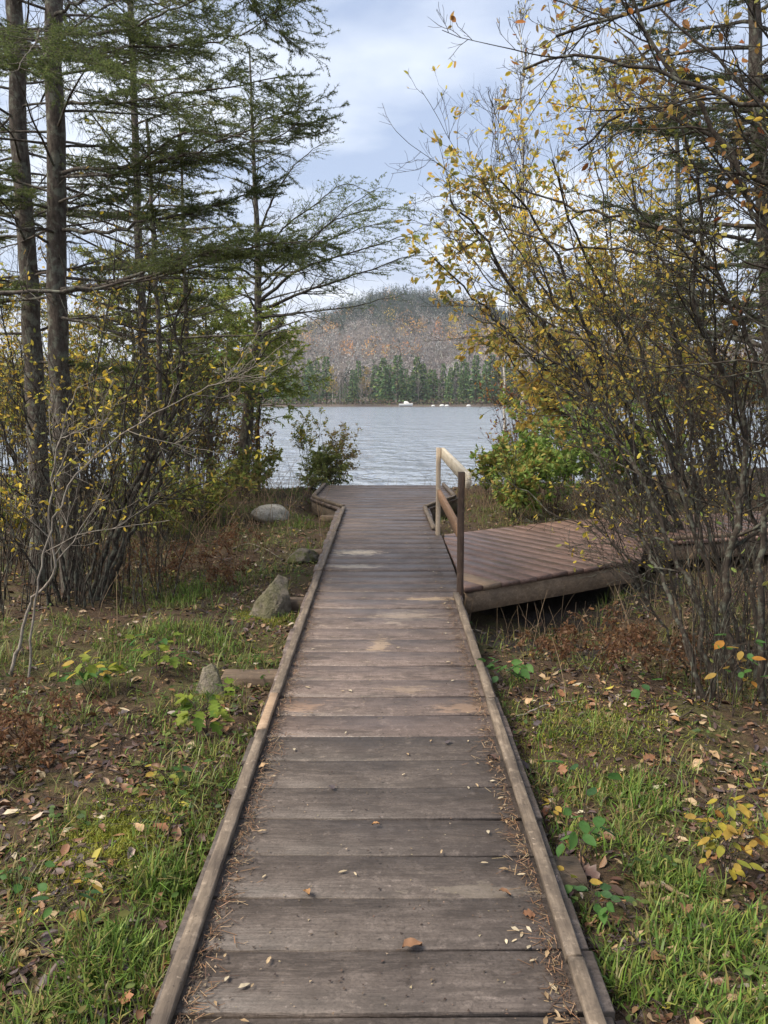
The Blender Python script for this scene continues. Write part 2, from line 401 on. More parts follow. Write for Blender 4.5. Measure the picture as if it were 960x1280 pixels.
def resample(pts, k, wob=0.0, r=None):
    """smooth polyline through pts (Catmull-Rom), k points"""
    r = r or rng
    pts = np.asarray(pts, float)
    E = np.concatenate([2 * pts[:1] - pts[1:2], pts, 2 * pts[-1:] - pts[-2:-1]])
    seg = np.linalg.norm(np.diff(pts, axis=0), axis=1); s = np.concatenate([[0], np.cumsum(seg)])
    t = np.linspace(0, s[-1], k); i = np.clip(np.searchsorted(s, t, 'right') - 1, 0, len(pts) - 2)
    u = ((t - s[i]) / seg[i])[:, None]
    p0, p1, p2, p3 = E[i], E[i + 1], E[i + 2], E[i + 3]
    out = 0.5 * ((2 * p1) + (-p0 + p2) * u + (2 * p0 - 5 * p1 + 4 * p2 - p3) * u ** 2 + (-p0 + 3 * p1 - 3 * p2 + p3) * u ** 3)
    if wob:
        w = r.normal(0, wob, (k, 3)); w[0] = 0
        out = out + w
    return out
UP = np.array([0, 0, 1.0])
def grow(P, R, per, t=(0.2, 1.0), ang=(25, 60), ln=(0.3, 0.5), k=6, wob=0.12, bias=(0, 0, 0), rs=0.6, planar=False, r=None, tl=0.5, rmin=0.0008, tip=0.25):
    """children of branches P: returns P2, R2 (vectorised)"""
    r = r or rng
    n, kp, _ = P.shape
    if n == 0: return np.zeros((0, k, 3)), np.zeros((0, k))
    L = np.linalg.norm(np.diff(P, axis=1), axis=2).sum(1)
    pi_ = np.repeat(np.arange(n), per) if np.isscalar(per) else np.repeat(np.arange(n), per)
    m = len(pi_)
    if m == 0: return np.zeros((0, k, 3)), np.zeros((0, k))
    tt = r.uniform(t[0], t[1], m)
    f = tt * (kp - 1); i = np.minimum(f.astype(int), kp - 2); u = (f - i)[:, None]
    pos = P[pi_, i] * (1 - u) + P[pi_, i + 1] * u
    rad = R[pi_, i] * (1 - u[:, 0]) + R[pi_, i + 1] * u[:, 0]
    tan = nrm(P[pi_, i + 1] - P[pi_, i])
    if planar:
        perp = nrm(np.cross(tan, UP)) * np.where(r.random(m) < 0.5, 1, -1)[:, None] + r.normal(0, 0.18 if planar is True else planar, (m, 3))
    else:
        perp = r.normal(0, 1, (m, 3))
    perp = nrm(perp - (perp * tan).sum(1, keepdims=True) * tan)
    a = np.radians(r.uniform(ang[0], ang[1], m))[:, None]
    d = np.cos(a) * tan + np.sin(a) * perp
    LL = L[pi_] * r.uniform(ln[0], ln[1], m) * (1 - tl * tt)
    step = (LL / (k - 1))[:, None]
    Q = np.empty((m, k, 3)); Q[:, 0] = pos
    bs = np.asarray(bias, float)
    for j in range(1, k):
        d = nrm(d + r.normal(0, wob, (m, 3)) + bs / (k - 1))
        Q[:, j] = Q[:, j - 1] + d * step
    r0 = np.maximum(rad * rs, rmin)
    RR = r0[:, None] * np.linspace(1, tip, k)[None]
    return Q, np.maximum(RR, rmin * 0.7)
LEAF6 = (np.array([[0, 0, 0], [0.3, 0.2, 0.05], [0.68, 0.2, 0.05], [1, 0, -0.06], [0.68, -0.2, 0.05], [0.3, -0.2, 0.05]]), None, np.array([[0, 3, 2, 1], [0, 5, 4, 3]]))
LEAF4 = (np.array([[0, 0, 0], [0.5, 0.24, 0.06], [1, 0, -0.05], [0.5, -0.24, 0.06]]), np.array([[0, 2, 1], [0, 3, 2]]), None)
def leaves(mb, pos, d, size, col, tpl=LEAF4, r=None, droop=0.3, flat=None, wid=1.0):
    """leaf-sized faces: pos [n,3], d [n,3] blade direction"""
    r = r or rng
    n = len(pos)
    if n == 0: return
    V, T, Q = tpl
    d = nrm(d + np.array([0, 0, -droop]))
    up = r.normal(0, 1, (n, 3)) if flat is None else np.array([0, 0, 1.0]) + r.normal(0, flat, (n, 3))
    side = nrm(np.cross(up, d)); nn = np.cross(d, side)
    s = np.asarray(size)[:, None, None] if np.ndim(size) else size
    X = pos[:, None, :] + s * (V[None, :, 0:1] * d[:, None] + wid * V[None, :, 1:2] * side[:, None] + V[None, :, 2:3] * nn[:, None])
    k = len(V); off = (np.arange(n) * k)[:, None, None]
    col = np.asarray(col, float)
    C = np.repeat(col, k, 0) if col.ndim == 2 else col
    mb.add(X.reshape(-1, 3), None if T is None else (T[None] + off).reshape(-1, 3), None if Q is None else (Q[None] + off).reshape(-1, 4), C)
def along(P, n_each, t=(0.1, 1.0), r=None):
    """random points and directions on branches"""
    r = r or rng
    n, k, _ = P.shape
    pi_ = np.repeat(np.arange(n), n_each); m = len(pi_)
    f = r.uniform(t[0], t[1], m) * (k - 1); i = np.minimum(f.astype(int), k - 2); u = (f - i)[:, None]
    return P[pi_, i] * (1 - u) + P[pi_, i + 1] * u, nrm(P[pi_, i + 1] - P[pi_, i])
def pal(cols, n, r=None, jit=0.25):
    r = r or rng
    c = np.asarray(cols, float)[r.integers(0, len(cols), n)]
    return c * (1 + r.uniform(-jit, jit, (n, 1))) * (1 + r.uniform(-0.08, 0.08, (n, 3)))
def needles(mb, P, per, ln, wid, cols, r=None, ang=(35, 75), t=(0.05, 1.0)):
    """needles as slim triangles round twigs"""
    r = r or rng
    pos, tan = along(P, per, t, r); m = len(pos)
    if m == 0: return
    perp = r.normal(0, 1, (m, 3)); perp = nrm(perp - (perp * tan).sum(1, keepdims=True) * tan)
    a = np.radians(r.uniform(ang[0], ang[1], m))[:, None]
    d = np.cos(a) * tan + np.sin(a) * perp
    w = nrm(np.cross(d, r.normal(0, 1, (m, 3)))) * wid * 0.5
    L = (ln * r.uniform(0.7, 1.15, m))[:, None]
    V = np.stack([pos - w, pos + w, pos + d * L], 1).reshape(-1, 3)
    mb.add(V, tris=np.arange(m * 3).reshape(-1, 3), col=np.repeat(pal(cols, m, r, 0.3), 3, 0))
def prism(mb, poly, z0, z1, bev=0.004, col=None):
    """plan polygon (4 corners, counter-clockwise) between heights z0(x,y) and z1(x,y), worn top edge"""
    poly = np.asarray(poly, float)
    c = poly.mean(0)
    def f(z): return (lambda x, y: np.full(np.shape(x), z)) if np.isscalar(z) else z
    z0, z1 = f(z0), f(z1)
    inn = poly + nrm(c - poly) * bev * 1.4
    V = np.concatenate([np.column_stack([poly, z0(poly[:, 0], poly[:, 1])]), np.column_stack([poly, z1(poly[:, 0], poly[:, 1]) - bev]), np.column_stack([inn, z1(inn[:, 0], inn[:, 1])])])
    Q = [[3, 2, 1, 0], [8, 9, 10, 11]]
    for l in (0, 4):
        for i in range(4):
            j = (i + 1) % 4
            Q.append([l + i, l + j, l + 4 + j, l + 4 + i])
    mb.add(V, quads=Q, col=col)
def bar(mb, a, b, w, h, bev=0.004, up=(0, 0, 1), segs=1, jit=0.0, r=None):
    """timber from a to b: width w (sideways), height h (along up), chamfered long edges"""
    r = r or rng
    a = np.asarray(a, float); b = np.asarray(b, float); d = nrm(b - a)
    s = nrm(np.cross(d, np.asarray(up, float))); u = np.cross(s, d)
    pr = np.array([[-w / 2, -h / 2 + bev], [-w / 2 + bev, -h / 2], [w / 2 - bev, -h / 2], [w / 2, -h / 2 + bev], [w / 2, h / 2 - bev], [w / 2 - bev, h / 2], [-w / 2 + bev, h / 2], [-w / 2, h / 2 - bev]])
    V = []
    for i in range(segs + 1):
        c = a + (b - a) * i / segs
        q = pr + (r.normal(0, jit, pr.shape) if jit else 0)
        V.append(c + q[:, :1] * s + q[:, 1:] * u)
    V = np.concatenate(V); Q = []
    for i in range(segs):
        for j in range(8):
            k = (j + 1) % 8
            Q.append([i * 8 + j, i * 8 + k, (i + 1) * 8 + k, (i + 1) * 8 + j])
    e = segs * 8
    for o, rev in ((0, True), (e, False)):
        for q in ([0, 1, 2, 7], [2, 3, 6, 7], [3, 4, 5, 6]):
            qq = [o + x for x in q]
            Q.append(qq[::-1] if rev else qq)
    mb.add(V, quads=Q)

# ================================================================== SETTING
def grid(xs, ys, zf):
    X, Y = np.meshgrid(xs, ys); Z = zf(X, Y)
    V = np.stack([X, Y, Z], -1).reshape(-1, 3); nx, ny = len(xs), len(ys)
    i = np.arange(nx * ny).reshape(ny, nx)
    return V, np.stack([i[:-1, :-1], i[:-1, 1:], i[1:, 1:], i[1:, :-1]], -1).reshape(-1, 4)
def nonuni(lo, hi, step, lo2, hi2, g=1.25):
    a = list(np.arange(lo, hi + 1e-6, step)); s = step
    while a[-1] < hi2: s *= g; a.append(a[-1] + s)
    s = step; b = []; x = lo
    while x > lo2: s *= g; x -= s; b.append(x)
    return np.array(b[::-1] + a)
V_, Q_ = grid(nonuni(-5, 5, 0.05, -900, 900), nonuni(1.0, 15, 0.06, -300, 330, 1.22), gz)
g_ = MB().add(V_, quads=Q_).build('ground', 'ground', smooth=True, color=False); g_['kind'] = 'structure'

def m_water():
    t = NT('lake_water'); p = t.pos()
    w1 = t.noise(t.mapv(p, (1.0, 0.75, 1)), 1.1, 3, 0.6, 0.3)
    w2 = t.noise(t.mapv(p, (1.0, 0.6, 1), (3, 7, 0)), 0.28, 3, 0.6, 0.3)
    w3 = t.noise(t.mapv(p, (0.25, 0.6, 1)), 0.12, 3, 0.5)
    h = t.math('ADD', t.math('MULTIPLY', w1, 1.0), t.math('MULTIPLY', w2, 1.6))
    h = t.math('MULTIPLY', h, t.math('ADD', w3, 0.45))
    return t.out(t.pbr((0.21, 0.24, 0.28), 0.16, t.bump(h, 1.0, 0.5), 1.0))
M['water'] = m_water()
V_, Q_ = grid(np.linspace(-1600, 1600, 9), np.array([11.0, 30, 80, 200, 420]), lambda x, y: x * 0.0)
l_ = MB().add(V_, quads=Q_).build('lake', 'water', color=False); l_['kind'] = 'structure'

# far shore and hill
def hz(x, y):
    x = np.asarray(x, float); y = np.asarray(y, float)
    d = y - 302 - 8 * (fbm(x * 0.02, x * 0 + 1, 9) - 0.5)
    base = -2.5 + 3.3 * sstep(-6, 3, d) + 0.02 * np.maximum(d, 0)
    # main hill, at about 900 m, 118 m above the lake
    dx = x - 14
    fx = np.where(dx < 0, np.exp(-(np.abs(dx) / 145) ** 2.1), np.exp(-(np.abs(dx) / 190) ** 2.1))
    fy = np.exp(-((y - 900) / 300.0) ** 2)
    h = 80 * fx * fy
    h = h + 46 * np.exp(-((x - 420) / 330.0) ** 2) * np.exp(-((y - 1100) / 330.0) ** 2) + 34 * np.exp(-((x + 430) / 300.0) ** 2) * np.exp(-((y - 1200) / 330.0) ** 2)
    h = h * (0.86 + 0.28 * fbm(x * 0.011, y * 0.011, 31))
    return base + h * sstep(310, 420, y)
def m_hill():
    t = NT('hill_floor'); p = t.pos()
    a = t.noise(p, 0.06, 5, 0.6)
    return t.out(t.pbr(t.ramp(a, [(0.35, (0.05, 0.04, 0.035)), (0.65, (0.11, 0.09, 0.075))]), 0.95, None, 0.1))
M['hill'] = m_hill()
V_, Q_ = grid(np.linspace(-1500, 1500, 151), np.concatenate([np.linspace(290, 330, 14), np.linspace(345, 1000, 60), np.linspace(1040, 2600, 20)]), hz)
h_ = MB().add(V_, quads=Q_).build('hill', 'hill', smooth=True, color=False); h_['kind'] = 'structure'

# ================================================================== TIMBER: boardwalk, landing, side deck, railing
def plank_obj(poly, ztop, thick, mat, parent, r=0.0):
    mb = MB(); c = np.asarray(poly, float).mean(0)
    prism(mb, poly, lambda x, y: ztop(x, y) - thick, ztop, 0.004)
    return mb.build('plank', mat, parent, origin=(c[0], c[1], float(ztop(c[0], c[1]))), color=False)
walk = empty('boardwalk', (0, 5.0, float(B(5)) - 0.12), 'long straight boardwalk of dark wet planks with low kerb timbers leading to the lake', 'boardwalk')
PITCH = 0.2412
Y_SEAM = 3.86
k0 = int(math.floor((-1.4 - Y_SEAM) / PITCH)); k1 = int(math.floor((10.62 - Y_SEAM) / PITCH))
SEAMS = {0: 0.014, 10: 0.02, 20: 0.012, 26: 0.012}
for k in range(k0, k1 + 1):
    y0 = Y_SEAM + k * PITCH; y1 = y0 + PITCH
    g0 = SEAMS.get(k, 0.004 + 0.006 * random.random()); g1 = 0.003 + 0.004 * random.random()
    xl, xr = -0.605 + random.uniform(-0.012, 0.012), 0.586 + random.uniform(-0.010, 0.010)
    dz, tl, ty = random.uniform(-0.003, 0.004), random.uniform(-0.006, 0.006), random.uniform(-0.006, 0.006)
    sk = random.uniform(-0.004, 0.004)
    if 6.3 < y1 < 8.9: xr = 0.612
    yc = (y0 + y1) / 2
    zf = lambda x, y, dz=dz, tl=tl, ty=ty, yc=yc: B(y) + dz + tl * np.asarray(x) + ty * (np.asarray(y) - yc)
    # split in two lengths of plank edge so that edges are not ruler straight
    poly = [(xl, y0 + g0 + sk), (xr, y0 + g0 - sk), (xr, y1 - g1 - sk), (xl, y1 - g1 + sk)]
    plank_obj(poly, zf, 0.038, 'plank' if k < -1 else 'plankred', walk)
def kerb(pts, w, h, parent, lift=0.0, name='kerb_timber', mat='kerb'):
    for (a, b) in zip(pts[:-1], pts[1:]):
        a3 = np.array([a[0], a[1], float(B(a[1])) + h / 2 + 0.006 + lift]); b3 = np.array([b[0], b[1], float(B(b[1])) + h / 2 + 0.006 + lift])
        mb = MB(); bar(mb, a3, b3, w, h, 0.0035, segs=max(2, int(np.linalg.norm(b3 - a3) / 0.12)), jit=0.0012)
        mb.build(name, mat, parent, origin=a3, color=False)
kerb([(-0.558, -1.3), (-0.558, 1.395)], 0.044, 0.030, walk)
kerb([(-0.557, 1.40), (-0.557, 3.62)], 0.044, 0.030, walk)
kerb([(-0.562, 3.63), (-0.560, 4.06)], 0.044, 0.032, walk, mat='freshplank')
kerb([(-0.555, 4.07), (-0.545, 6.85)], 0.044, 0.030, walk)
kerb([(-0.546, 6.86), (-0.53, 8.7)], 0.046, 0.034, walk)
kerb([(-0.535, 8.71), (-0.515, 10.52)], 0.046, 0.034, walk)
kerb([(0.530, -1.3), (0.530, 2.1)], 0.044, 0.030, walk)
kerb([(0.527, 2.11), (0.534, 4.0)], 0.044, 0.030, walk)
kerb([(0.54, 4.01), (0.545, 6.12)], 0.044, 0.030, walk)
kerb([(0.545, 8.95), (0.523, 10.55)], 0.046, 0.034, walk)
for x in (-0.42, 0.0, 0.44):                       # stringers below the planks
    for (a, b) in ((-1.3, 3.84), (3.86, 6.24), (6.26, 10.55)):
        mb = MB(); bar(mb, (x, a, float(B(a)) - 0.083), (x, b, float(B(b)) - 0.083), 0.05, 0.085, 0.004)
        mb.build('stringer', 'beam', walk, origin=(x, a, float(B(a)) - 0.083), color=False)
for (y, xa, xb, h) in ((6.33, -0.93, 0.50, 0.10), (4.62, -0.93, 0.55, 0.11), (8.25, -0.86, 0.55, 0.12), (2.68, -0.55, 0.69, 0.07), (10.35, -0.8, 0.6, 0.09)):   # sleepers that carry it
    z = float(B(y)) - 0.066 - h / 2
    mb = MB(); bar(mb, (xa, y, z + random.uniform(-.01, .01)), (xb, y + random.uniform(-0.05, 0.05), z), 0.16, h, 0.012, segs=10, jit=0.004)
    mb.build('sleeper', 'beam', walk, origin=(xa, y, z), color=False)

# landing at the end
land = empty('landing', (0, 12.0, 0.2), 'wide plank landing with angled kerb corners at the water end of the boardwalk', 'platform')
LY = [10.62 + 0.2412 * i for i in range(11)]
def lx(y, s):
    base = np.interp(y, [10.62, 11.55, 13.3], [0.60, 1.04, 0.985])
    return s * base
for i in range(len(LY) - 1):
    y0, y1 = LY[i] + 0.004, LY[i + 1] - 0.003
    zf = lambda x, y, dz=random.uniform(-0.003, 0.003): B(y) + dz
    plank_obj([(lx(y0, -1), y0), (lx(y0, 1), y0), (lx(y1, 1), y1), (lx(y1, -1), y1)], zf, 0.038, 'plankred', land)
for s in (-1, 1):
    kerb([(s * 0.53, 10.60), (s * 0.985, 11.53)], 0.05, 0.036, land)
    kerb([(s * 0.995, 11.58), (s * 0.935, 13.0)], 0.05, 0.036, land)
    mb = MB(); bar(mb, (s * 0.58, 10.70, float(B(10.7)) - 0.13), (s * 1.0, 11.55, float(B(11.5)) - 0.13), 0.04, 0.17, 0.004)
    mb.build('fascia_board', 'kerb', land, origin=(s * 0.8, 11.2, 0.3), color=False)
    mb = MB(); bar(mb, (s * 1.0, 11.6, float(B(11.6)) - 0.12), (s * 0.95, 12.98, float(B(13)) - 0.12), 0.04, 0.15, 0.004)
    mb.build('fascia_board', 'kerb', land, origin=(s * 0.98, 12.3, 0.3), color=False)
    for yy in (11.7, 12.85):
        mb = MB(); bar(mb, (s * 0.9, yy, -0.35), (s * 0.9, yy, float(B(yy)) - 0.045), 0.09, 0.09, 0.006, up=(0, 1, 0))
        mb.build('pile', 'beam', land, origin=(s * 0.9, yy, -0.35), color=False)

# side deck
deck = empty('side_deck', (1.6, 8.0, 0.2), 'red brown plank side deck turning away to the right through the thicket', 'deck')
DZ = float(B(7.2)) + 0.006
A34 = radians(34.5)
da = np.array([cos(A34), sin(A34)]); dc = np.array([-sin(A34), cos(A34)])
O1 = np.array([0.628, 6.26]); WD = 2.15
def dpt(s, c): return O1 + da * s + dc * c
def cm(s): return min(WD, max(0.0, (da[0] * s) / -dc[0]) - 0.006)
def zdeck(x, y): return DZ + 0.004 * np.asarray(x) + 0.0 * np.asarray(y)
s = 0.0; i = 0
while s < 2.0:
    wpl = 0.19
    a, b = s + 0.003, s + wpl - 0.003
    jit = random.uniform(-0.004, 0.004)
    zf = lambda x, y, dz=random.uniform(-0.0012, 0.0012): zdeck(x, y) + dz
    c0 = random.uniform(-0.012, 0.012)
    plank_obj([dpt(a, c0), dpt(b, c0 - 0.0), dpt(b, cm(b)), dpt(a, max(cm(a), 0.004 + c0))], zf, 0.038, 'freshplank' if i == 1 else 'deckplank', deck)
    s += wpl; i += 1
S1 = s
# fan of boards between the two straight lengths
N0, F0 = dpt(S1, 0.0), dpt(S1, WD)
N1, F1 = np.array([2.66, 8.30]), np.array([2.20, 9.92])
NF = 6
C0 = dpt(S1, 0.0)
for q in range(NF):
    f0, f1 = q / NF, (q + 1) / NF
    n0, n1 = C0 * (1 - f0) + N1 * f0, C0 * (1 - f1) + N1 * f1
    e0, e1 = F0 * (1 - f0) + F1 * f0, F0 * (1 - f1) + F1 * f1
    g = nrm((e1 - e0)) * 0.004
    zf = lambda x, y, dz=random.uniform(-0.0012, 0.0012): zdeck(x, y) + dz
    plank_obj([n0 + g, n1 - g, e1 - g, e0 + g], zf, 0.038, 'deckplank', deck)
d2 = nrm(np.array([F1[1] - N1[1], -(F1[0] - N1[0])])); c2 = nrm(F1 - N1); W2 = float(np.linalg.norm(F1 - N1))
for q in range(28):
    a, b = q * 0.19 + 0.004, (q + 1) * 0.19 - 0.003
    zf = lambda x, y, dz=random.uniform(-0.0012, 0.0012): zdeck(x, y) + dz
    p = [N1 + d2 * a, N1 + d2 * b, N1 + d2 * b + c2 * W2, N1 + d2 * a + c2 * W2]
    plank_obj(p, zf, 0.038, 'deckplank', deck)
def beam(a, b, z, w, h, name, mat='beam'):
    mb = MB(); bar(mb, (a[0], a[1], z), (b[0], b[1], z), w, h, 0.005, segs=6, jit=0.0015)
    mb.build(name, mat, deck, origin=(a[0], a[1], z), color=False)
beam(dpt(0.03, 0.045), dpt(S1 - 0.05, 0.045), DZ - 0.125, 0.045, 0.165, 'fascia_board', 'fascia')
beam(dpt(0.5, 0.75), dpt(S1 - 0.05, 0.75), DZ - 0.115, 0.045, 0.14, 'joist')
beam(dpt(1.2, 1.5), dpt(S1 - 0.05, 1.5), DZ - 0.115, 0.045, 0.14, 'joist')
beam(dpt(1.45, WD - 0.05), dpt(S1, WD - 0.05), DZ - 0.115, 0.045, 0.14, 'joist')
beam(N1 + c2 * 0.04, N1 + c2 * 0.04 + d2 * 5.3, DZ - 0.12, 0.045, 0.15, 'fascia_board')
beam(dpt(S1 - 0.02, 0.06) - dc * 0.0, N1 - d2 * 0.06 + c2 * 0.02, DZ - 0.13, 0.045, 0.15, 'fascia_board')
beam(F1 - c2 * 0.06, F1 - c2 * 0.06 + d2 * 5.3, DZ - 0.12, 0.045, 0.15, 'joist')
k1_, k2_ = N1 + c2 * 0.06 - d2 * 0.02, N1 + c2 * 0.06 + d2 * 5.3
mb = MB(); bar(mb, (k1_[0], k1_[1], DZ + 0.03), (k2_[0], k2_[1], DZ + 0.04), 0.06, 0.04, 0.006, segs=14, jit=0.003); mb.build('kerb_timber', 'beam', deck, origin=(k1_[0], k1_[1], DZ), color=False)
for p in (dpt(0.10, 0.13), dpt(S1 - 0.2, 0.13), dpt(1.0, 1.0), dpt(S1 - 0.2, WD - 0.15), N1 + c2 * 0.15 + d2 * 0.3, N1 + c2 * 0.15 + d2 * 2.6, F1 - c2 * 0.2 + d2 * 1.5):
    zb = float(gz(p[0], p[1])) - 0.12
    mb = MB(); bar(mb, (p[0], p[1], zb), (p[0], p[1], DZ - 0.045), 0.095, 0.095, 0.006, up=(0, 1, 0))
    mb.build('post', 'beam', deck, origin=(p[0], p[1], zb), color=False)

# railing between boardwalk and side deck
rail = empty('handrail', (0.64, 7.4, float(B(7.4))), 'timber handrail with two posts and two rails beside the side deck', 'handrail')
P1, P2 = (0.582, 6.20), (0.575, 8.72)
for (p, top, m) in ((P1, 1.325, 'post'), (P2, 1.37, 'postpale')):
    mb = MB(); bar(mb, (p[0], p[1], float(B(p[1])) - 0.25), (p[0], p[1], top), 0.046, 0.075, 0.004, up=(0, 1, 0), segs=6, jit=0.0008)
    mb.build('post', m, rail, origin=(p[0], p[1], float(B(p[1])) - 0.25), color=False)
mb = MB(); bar(mb, (0.628, 6.12, 1.268), (0.622, 8.76, 1.312), 0.040, 0.112, 0.005, segs=10, jit=0.001); mb.build('top_rail', 'rail', rail, origin=(0.64, 6.12, 1.27), color=False)
mb = MB(); bar(mb, (0.588, 6.245, 0.845), (0.582, 8.676, 0.885), 0.040, 0.095, 0.005, segs=10, jit=0.001); mb.build('lower_rail', 'raillow', rail, origin=(0.64, 6.15, 0.85), color=False)

# ================================================================== ROCKS
def rock(c, size, seed, mat, label, rotz=0.0, sub=4, shear=(0, 0), angular=0.6, group=None):
    import bmesh
    r = np.random.default_rng(seed)
    bm = bmesh.new(); bmesh.ops.create_icosphere(bm, subdivisions=sub, radius=1.0)
    V = np.array([v.co[:] for v in bm.verts]); F = np.array([[v.index for v in f.verts] for f in bm.faces]); bm.free()
    for _ in range(11):                              # chop with planes for flat faces
        n = nrm(r.normal(0, 1, 3)); dd = r.uniform(0.62, 0.92)
        e = V @ n - dd
        V = V - np.where(e > 0, e, 0)[:, None] * n * angular * 1.4
    V = V * (1 + 0.10 * (fbm(V[:, 0] * 2 + 5, V[:, 1] * 2 + V[:, 2] * 1.7, seed) - 0.5)[:, None] * 2 + 0.05 * (fbm(V[:, 0] * 7 + V[:, 2] * 5, V[:, 1] * 7, seed + 3) - 0.5)[:, None] * 2)
    V = V * np.asarray(size) * 0.5
    V[:, 0] += shear[0] * V[:, 2]; V[:, 1] += shear[1] * V[:, 2]
    ca, sa = cos(rotz), sin(rotz)
    V = V @ np.array([[ca, sa, 0], [-sa, ca, 0], [0, 0, 1]])
    o = MB().add(V + np.asarray(c), tris=F).build('rock', mat, None, origin=c, color=False)
    return tag(o, label, 'rock', group)
def at(u, v, dz=0.0):
    p = gpx(u, v); p[2] += dz; return p
def hull_rock(c, pts, seed, mat, label, rough=0.012):
    import bmesh
    bm = bmesh.new()
    for p in pts: bm.verts.new(p)
    g = bmesh.ops.convex_hull(bm, input=bm.verts)
    bmesh.ops.delete(bm, geom=[v for v in bm.verts if not v.link_faces], context='VERTS')
    bmesh.ops.subdivide_edges(bm, edges=bm.edges, cuts=7, use_grid_fill=True, smooth=0.0)
    bmesh.ops.triangulate(bm, faces=bm.faces)
    bm.verts.index_update()
    V = np.array([v.co[:] for v in bm.verts]); F = np.array([[v.index for v in f.verts] for f in bm.faces]); bm.normal_update(); N = np.array([v.normal[:] for v in bm.verts]); bm.free()
    k = 1 / rough
    V = V + N * (rough * 2.2 * (fbm(V[:, 0] * 14 + V[:, 2] * 11 + 40, V[:, 1] * 14 + V[:, 2] * 6 + 40, seed) - 0.47) + rough * 0.9 * (fbm(V[:, 0] * 60 + V[:, 2] * 50 + 40, V[:, 1] * 60 + 40, seed + 2) - 0.47))[:, None]
    return tag(MB().add(V + np.asarray(c), tris=F).build('rock', mat, None, origin=c, color=False), label, 'rock')
hull_rock(at(338, 770, -0.075), [(-.22, -.05, 0), (-.14, .14, 0), (.12, .18, 0), (.15, .0, 0), (-.06, -.15, 0), (.05, -.12, 0), (.06, .06, .37), (.125, .09, .325), (.15, .03, .24), (.02, .0, .335), (-.10, -.04, .17), (-.02, .12, .27), (.07, -.07, .16)], 3, 'rock', 'tall slanted angular boulder in the grass beside the boardwalk', 0.026)
rock(at(338, 648, 0.03), (0.50, 0.45, 0.30), 9, 'palerock', 'pale rounded boulder near the shore by the landing', 0.2, 4, (0, 0), 0.4)
hull_rock(at(262, 868, -0.03), [(-.09, -.05, 0), (-.07, .08, 0), (.07, .09, 0), (.10, -.03, 0), (0, -.09, 0), (.01, .03, .20), (-.03, .0, .18), (.05, .0, .14), (.03, .06, .17)], 14, 'rock', 'small pointed grey rock behind the maple seedling', 0.008)
rock(at(378, 704, 0.04), (0.36, 0.34, 0.20), 21, 'mossrock', 'low moss covered stone touching the boardwalk', 0.5, 4, (0, 0), 0.6)


# ================================================================== FAR SHORE AND HILL WOODS
def far_conifer_mesh(seed, h, w):
    r = np.random.default_rng(seed); mb = MB()
    tubes(mb, np.array([[[0, 0, -0.6], [0, 0, h * 0.5], [0, 0, h]]]), np.array([[0.2, 0.12, 0.02]]), 5, (0.06, 0.05, 0.04))
    n = 520
    t = r.random(n) ** 0.8
    z = h * (0.05 + 0.95 * t); rad = w * (1 - t) ** 0.8 * (0.75 + 0.35 * np.sin(t * 38 + seed)) * r.uniform(0.3, 1.0, n) + 0.12
    a = r.uniform(0, 2 * pi, n)
    pos = np.stack([np.cos(a) * rad, np.sin(a) * rad, z], 1)
    d = np.stack([np.cos(a), np.sin(a), r.uniform(-0.5, 0.15, n)], 1)
    leaves(mb, pos, d, r.uniform(0.7, 1.5, n) * (0.55 + 0.5 * (1 - t)), pal([(0.075, 0.135, 0.05), (0.10, 0.165, 0.06), (0.06, 0.11, 0.05), (0.14, 0.18, 0.06)], n, r), LEAF4, r, 0.15, None, 1.2)
    return mb
def far_bare_mesh(seed, h, trunkc, twigc, leafc=None, nl=120):
    r = np.random.default_rng(seed); mb = MB()
    P = resample([(0, 0, -0.6), (0.2, 0.1, h * 0.5), (0.1, -0.1, h)], 6, 0.1, r)[None]; R = np.linspace(0.17, 0.04, 6)[None]
    tubes(mb, P, R, 5, trunkc)
    P1, R1 = grow(P, R, 26, (0.3, 1), (20, 50), (0.22, 0.42), 5, 0.12, (0, 0, 0.4), 0.5, r=r, rmin=0.035)
    tubes(mb, P1, R1, 3, twigc)
    P2, R2 = grow(P1, R1, 8, (0.2, 1), (20, 55), (0.3, 0.6), 4, 0.15, (0, 0, 0.3), 0.6, r=r, rmin=0.03)
    tubes(mb, P2, R2, 3, twigc)
    if leafc:
        pos, d = along(P2, 3, (0.2, 1), r); leaves(mb, pos, d, r.uniform(0.3, 0.6, len(pos)), pal(leafc, len(pos), r), LEAF4, r)
    return mb
def place(me, name, loc, s, rz, label, cat, group):
    o = bpy.data.objects.new(name, me); COL.objects.link(o)
    wv = 0.75 + 0.65 * ((rz * 7.13) % 1.0)
    o.location = [float(c) for c in loc]; o.scale = (s * wv, s * wv, s); o.rotation_euler = (0, 0, rz)
    return tag(o, label, cat, group)
r_ = np.random.default_rng(77)
cons = [far_conifer_mesh(100 + i, 14.0, [2.0, 2.5, 3.0, 1.7, 2.3][i]).mesh('far_conifer', 'farleaf') for i in range(5)]
bares = [far_bare_mesh(200 + i, 12, (0.55, 0.52, 0.47) if i == 0 else (0.2, 0.18, 0.16), (0.26, 0.225, 0.205)).mesh('far_bare_tree', 'farleaf') for i in range(3)]
yell = far_bare_mesh(230, 11, (0.3, 0.28, 0.24), (0.2, 0.16, 0.12), [(0.42, 0.30, 0.05), (0.36, 0.22, 0.05), (0.32, 0.28, 0.07)]).mesh('far_yellow_tree', 'farleaf')
CLUMP = fbm(np.arange(400) * 0.17, np.zeros(400), 8)
x = -175.0; q = 0
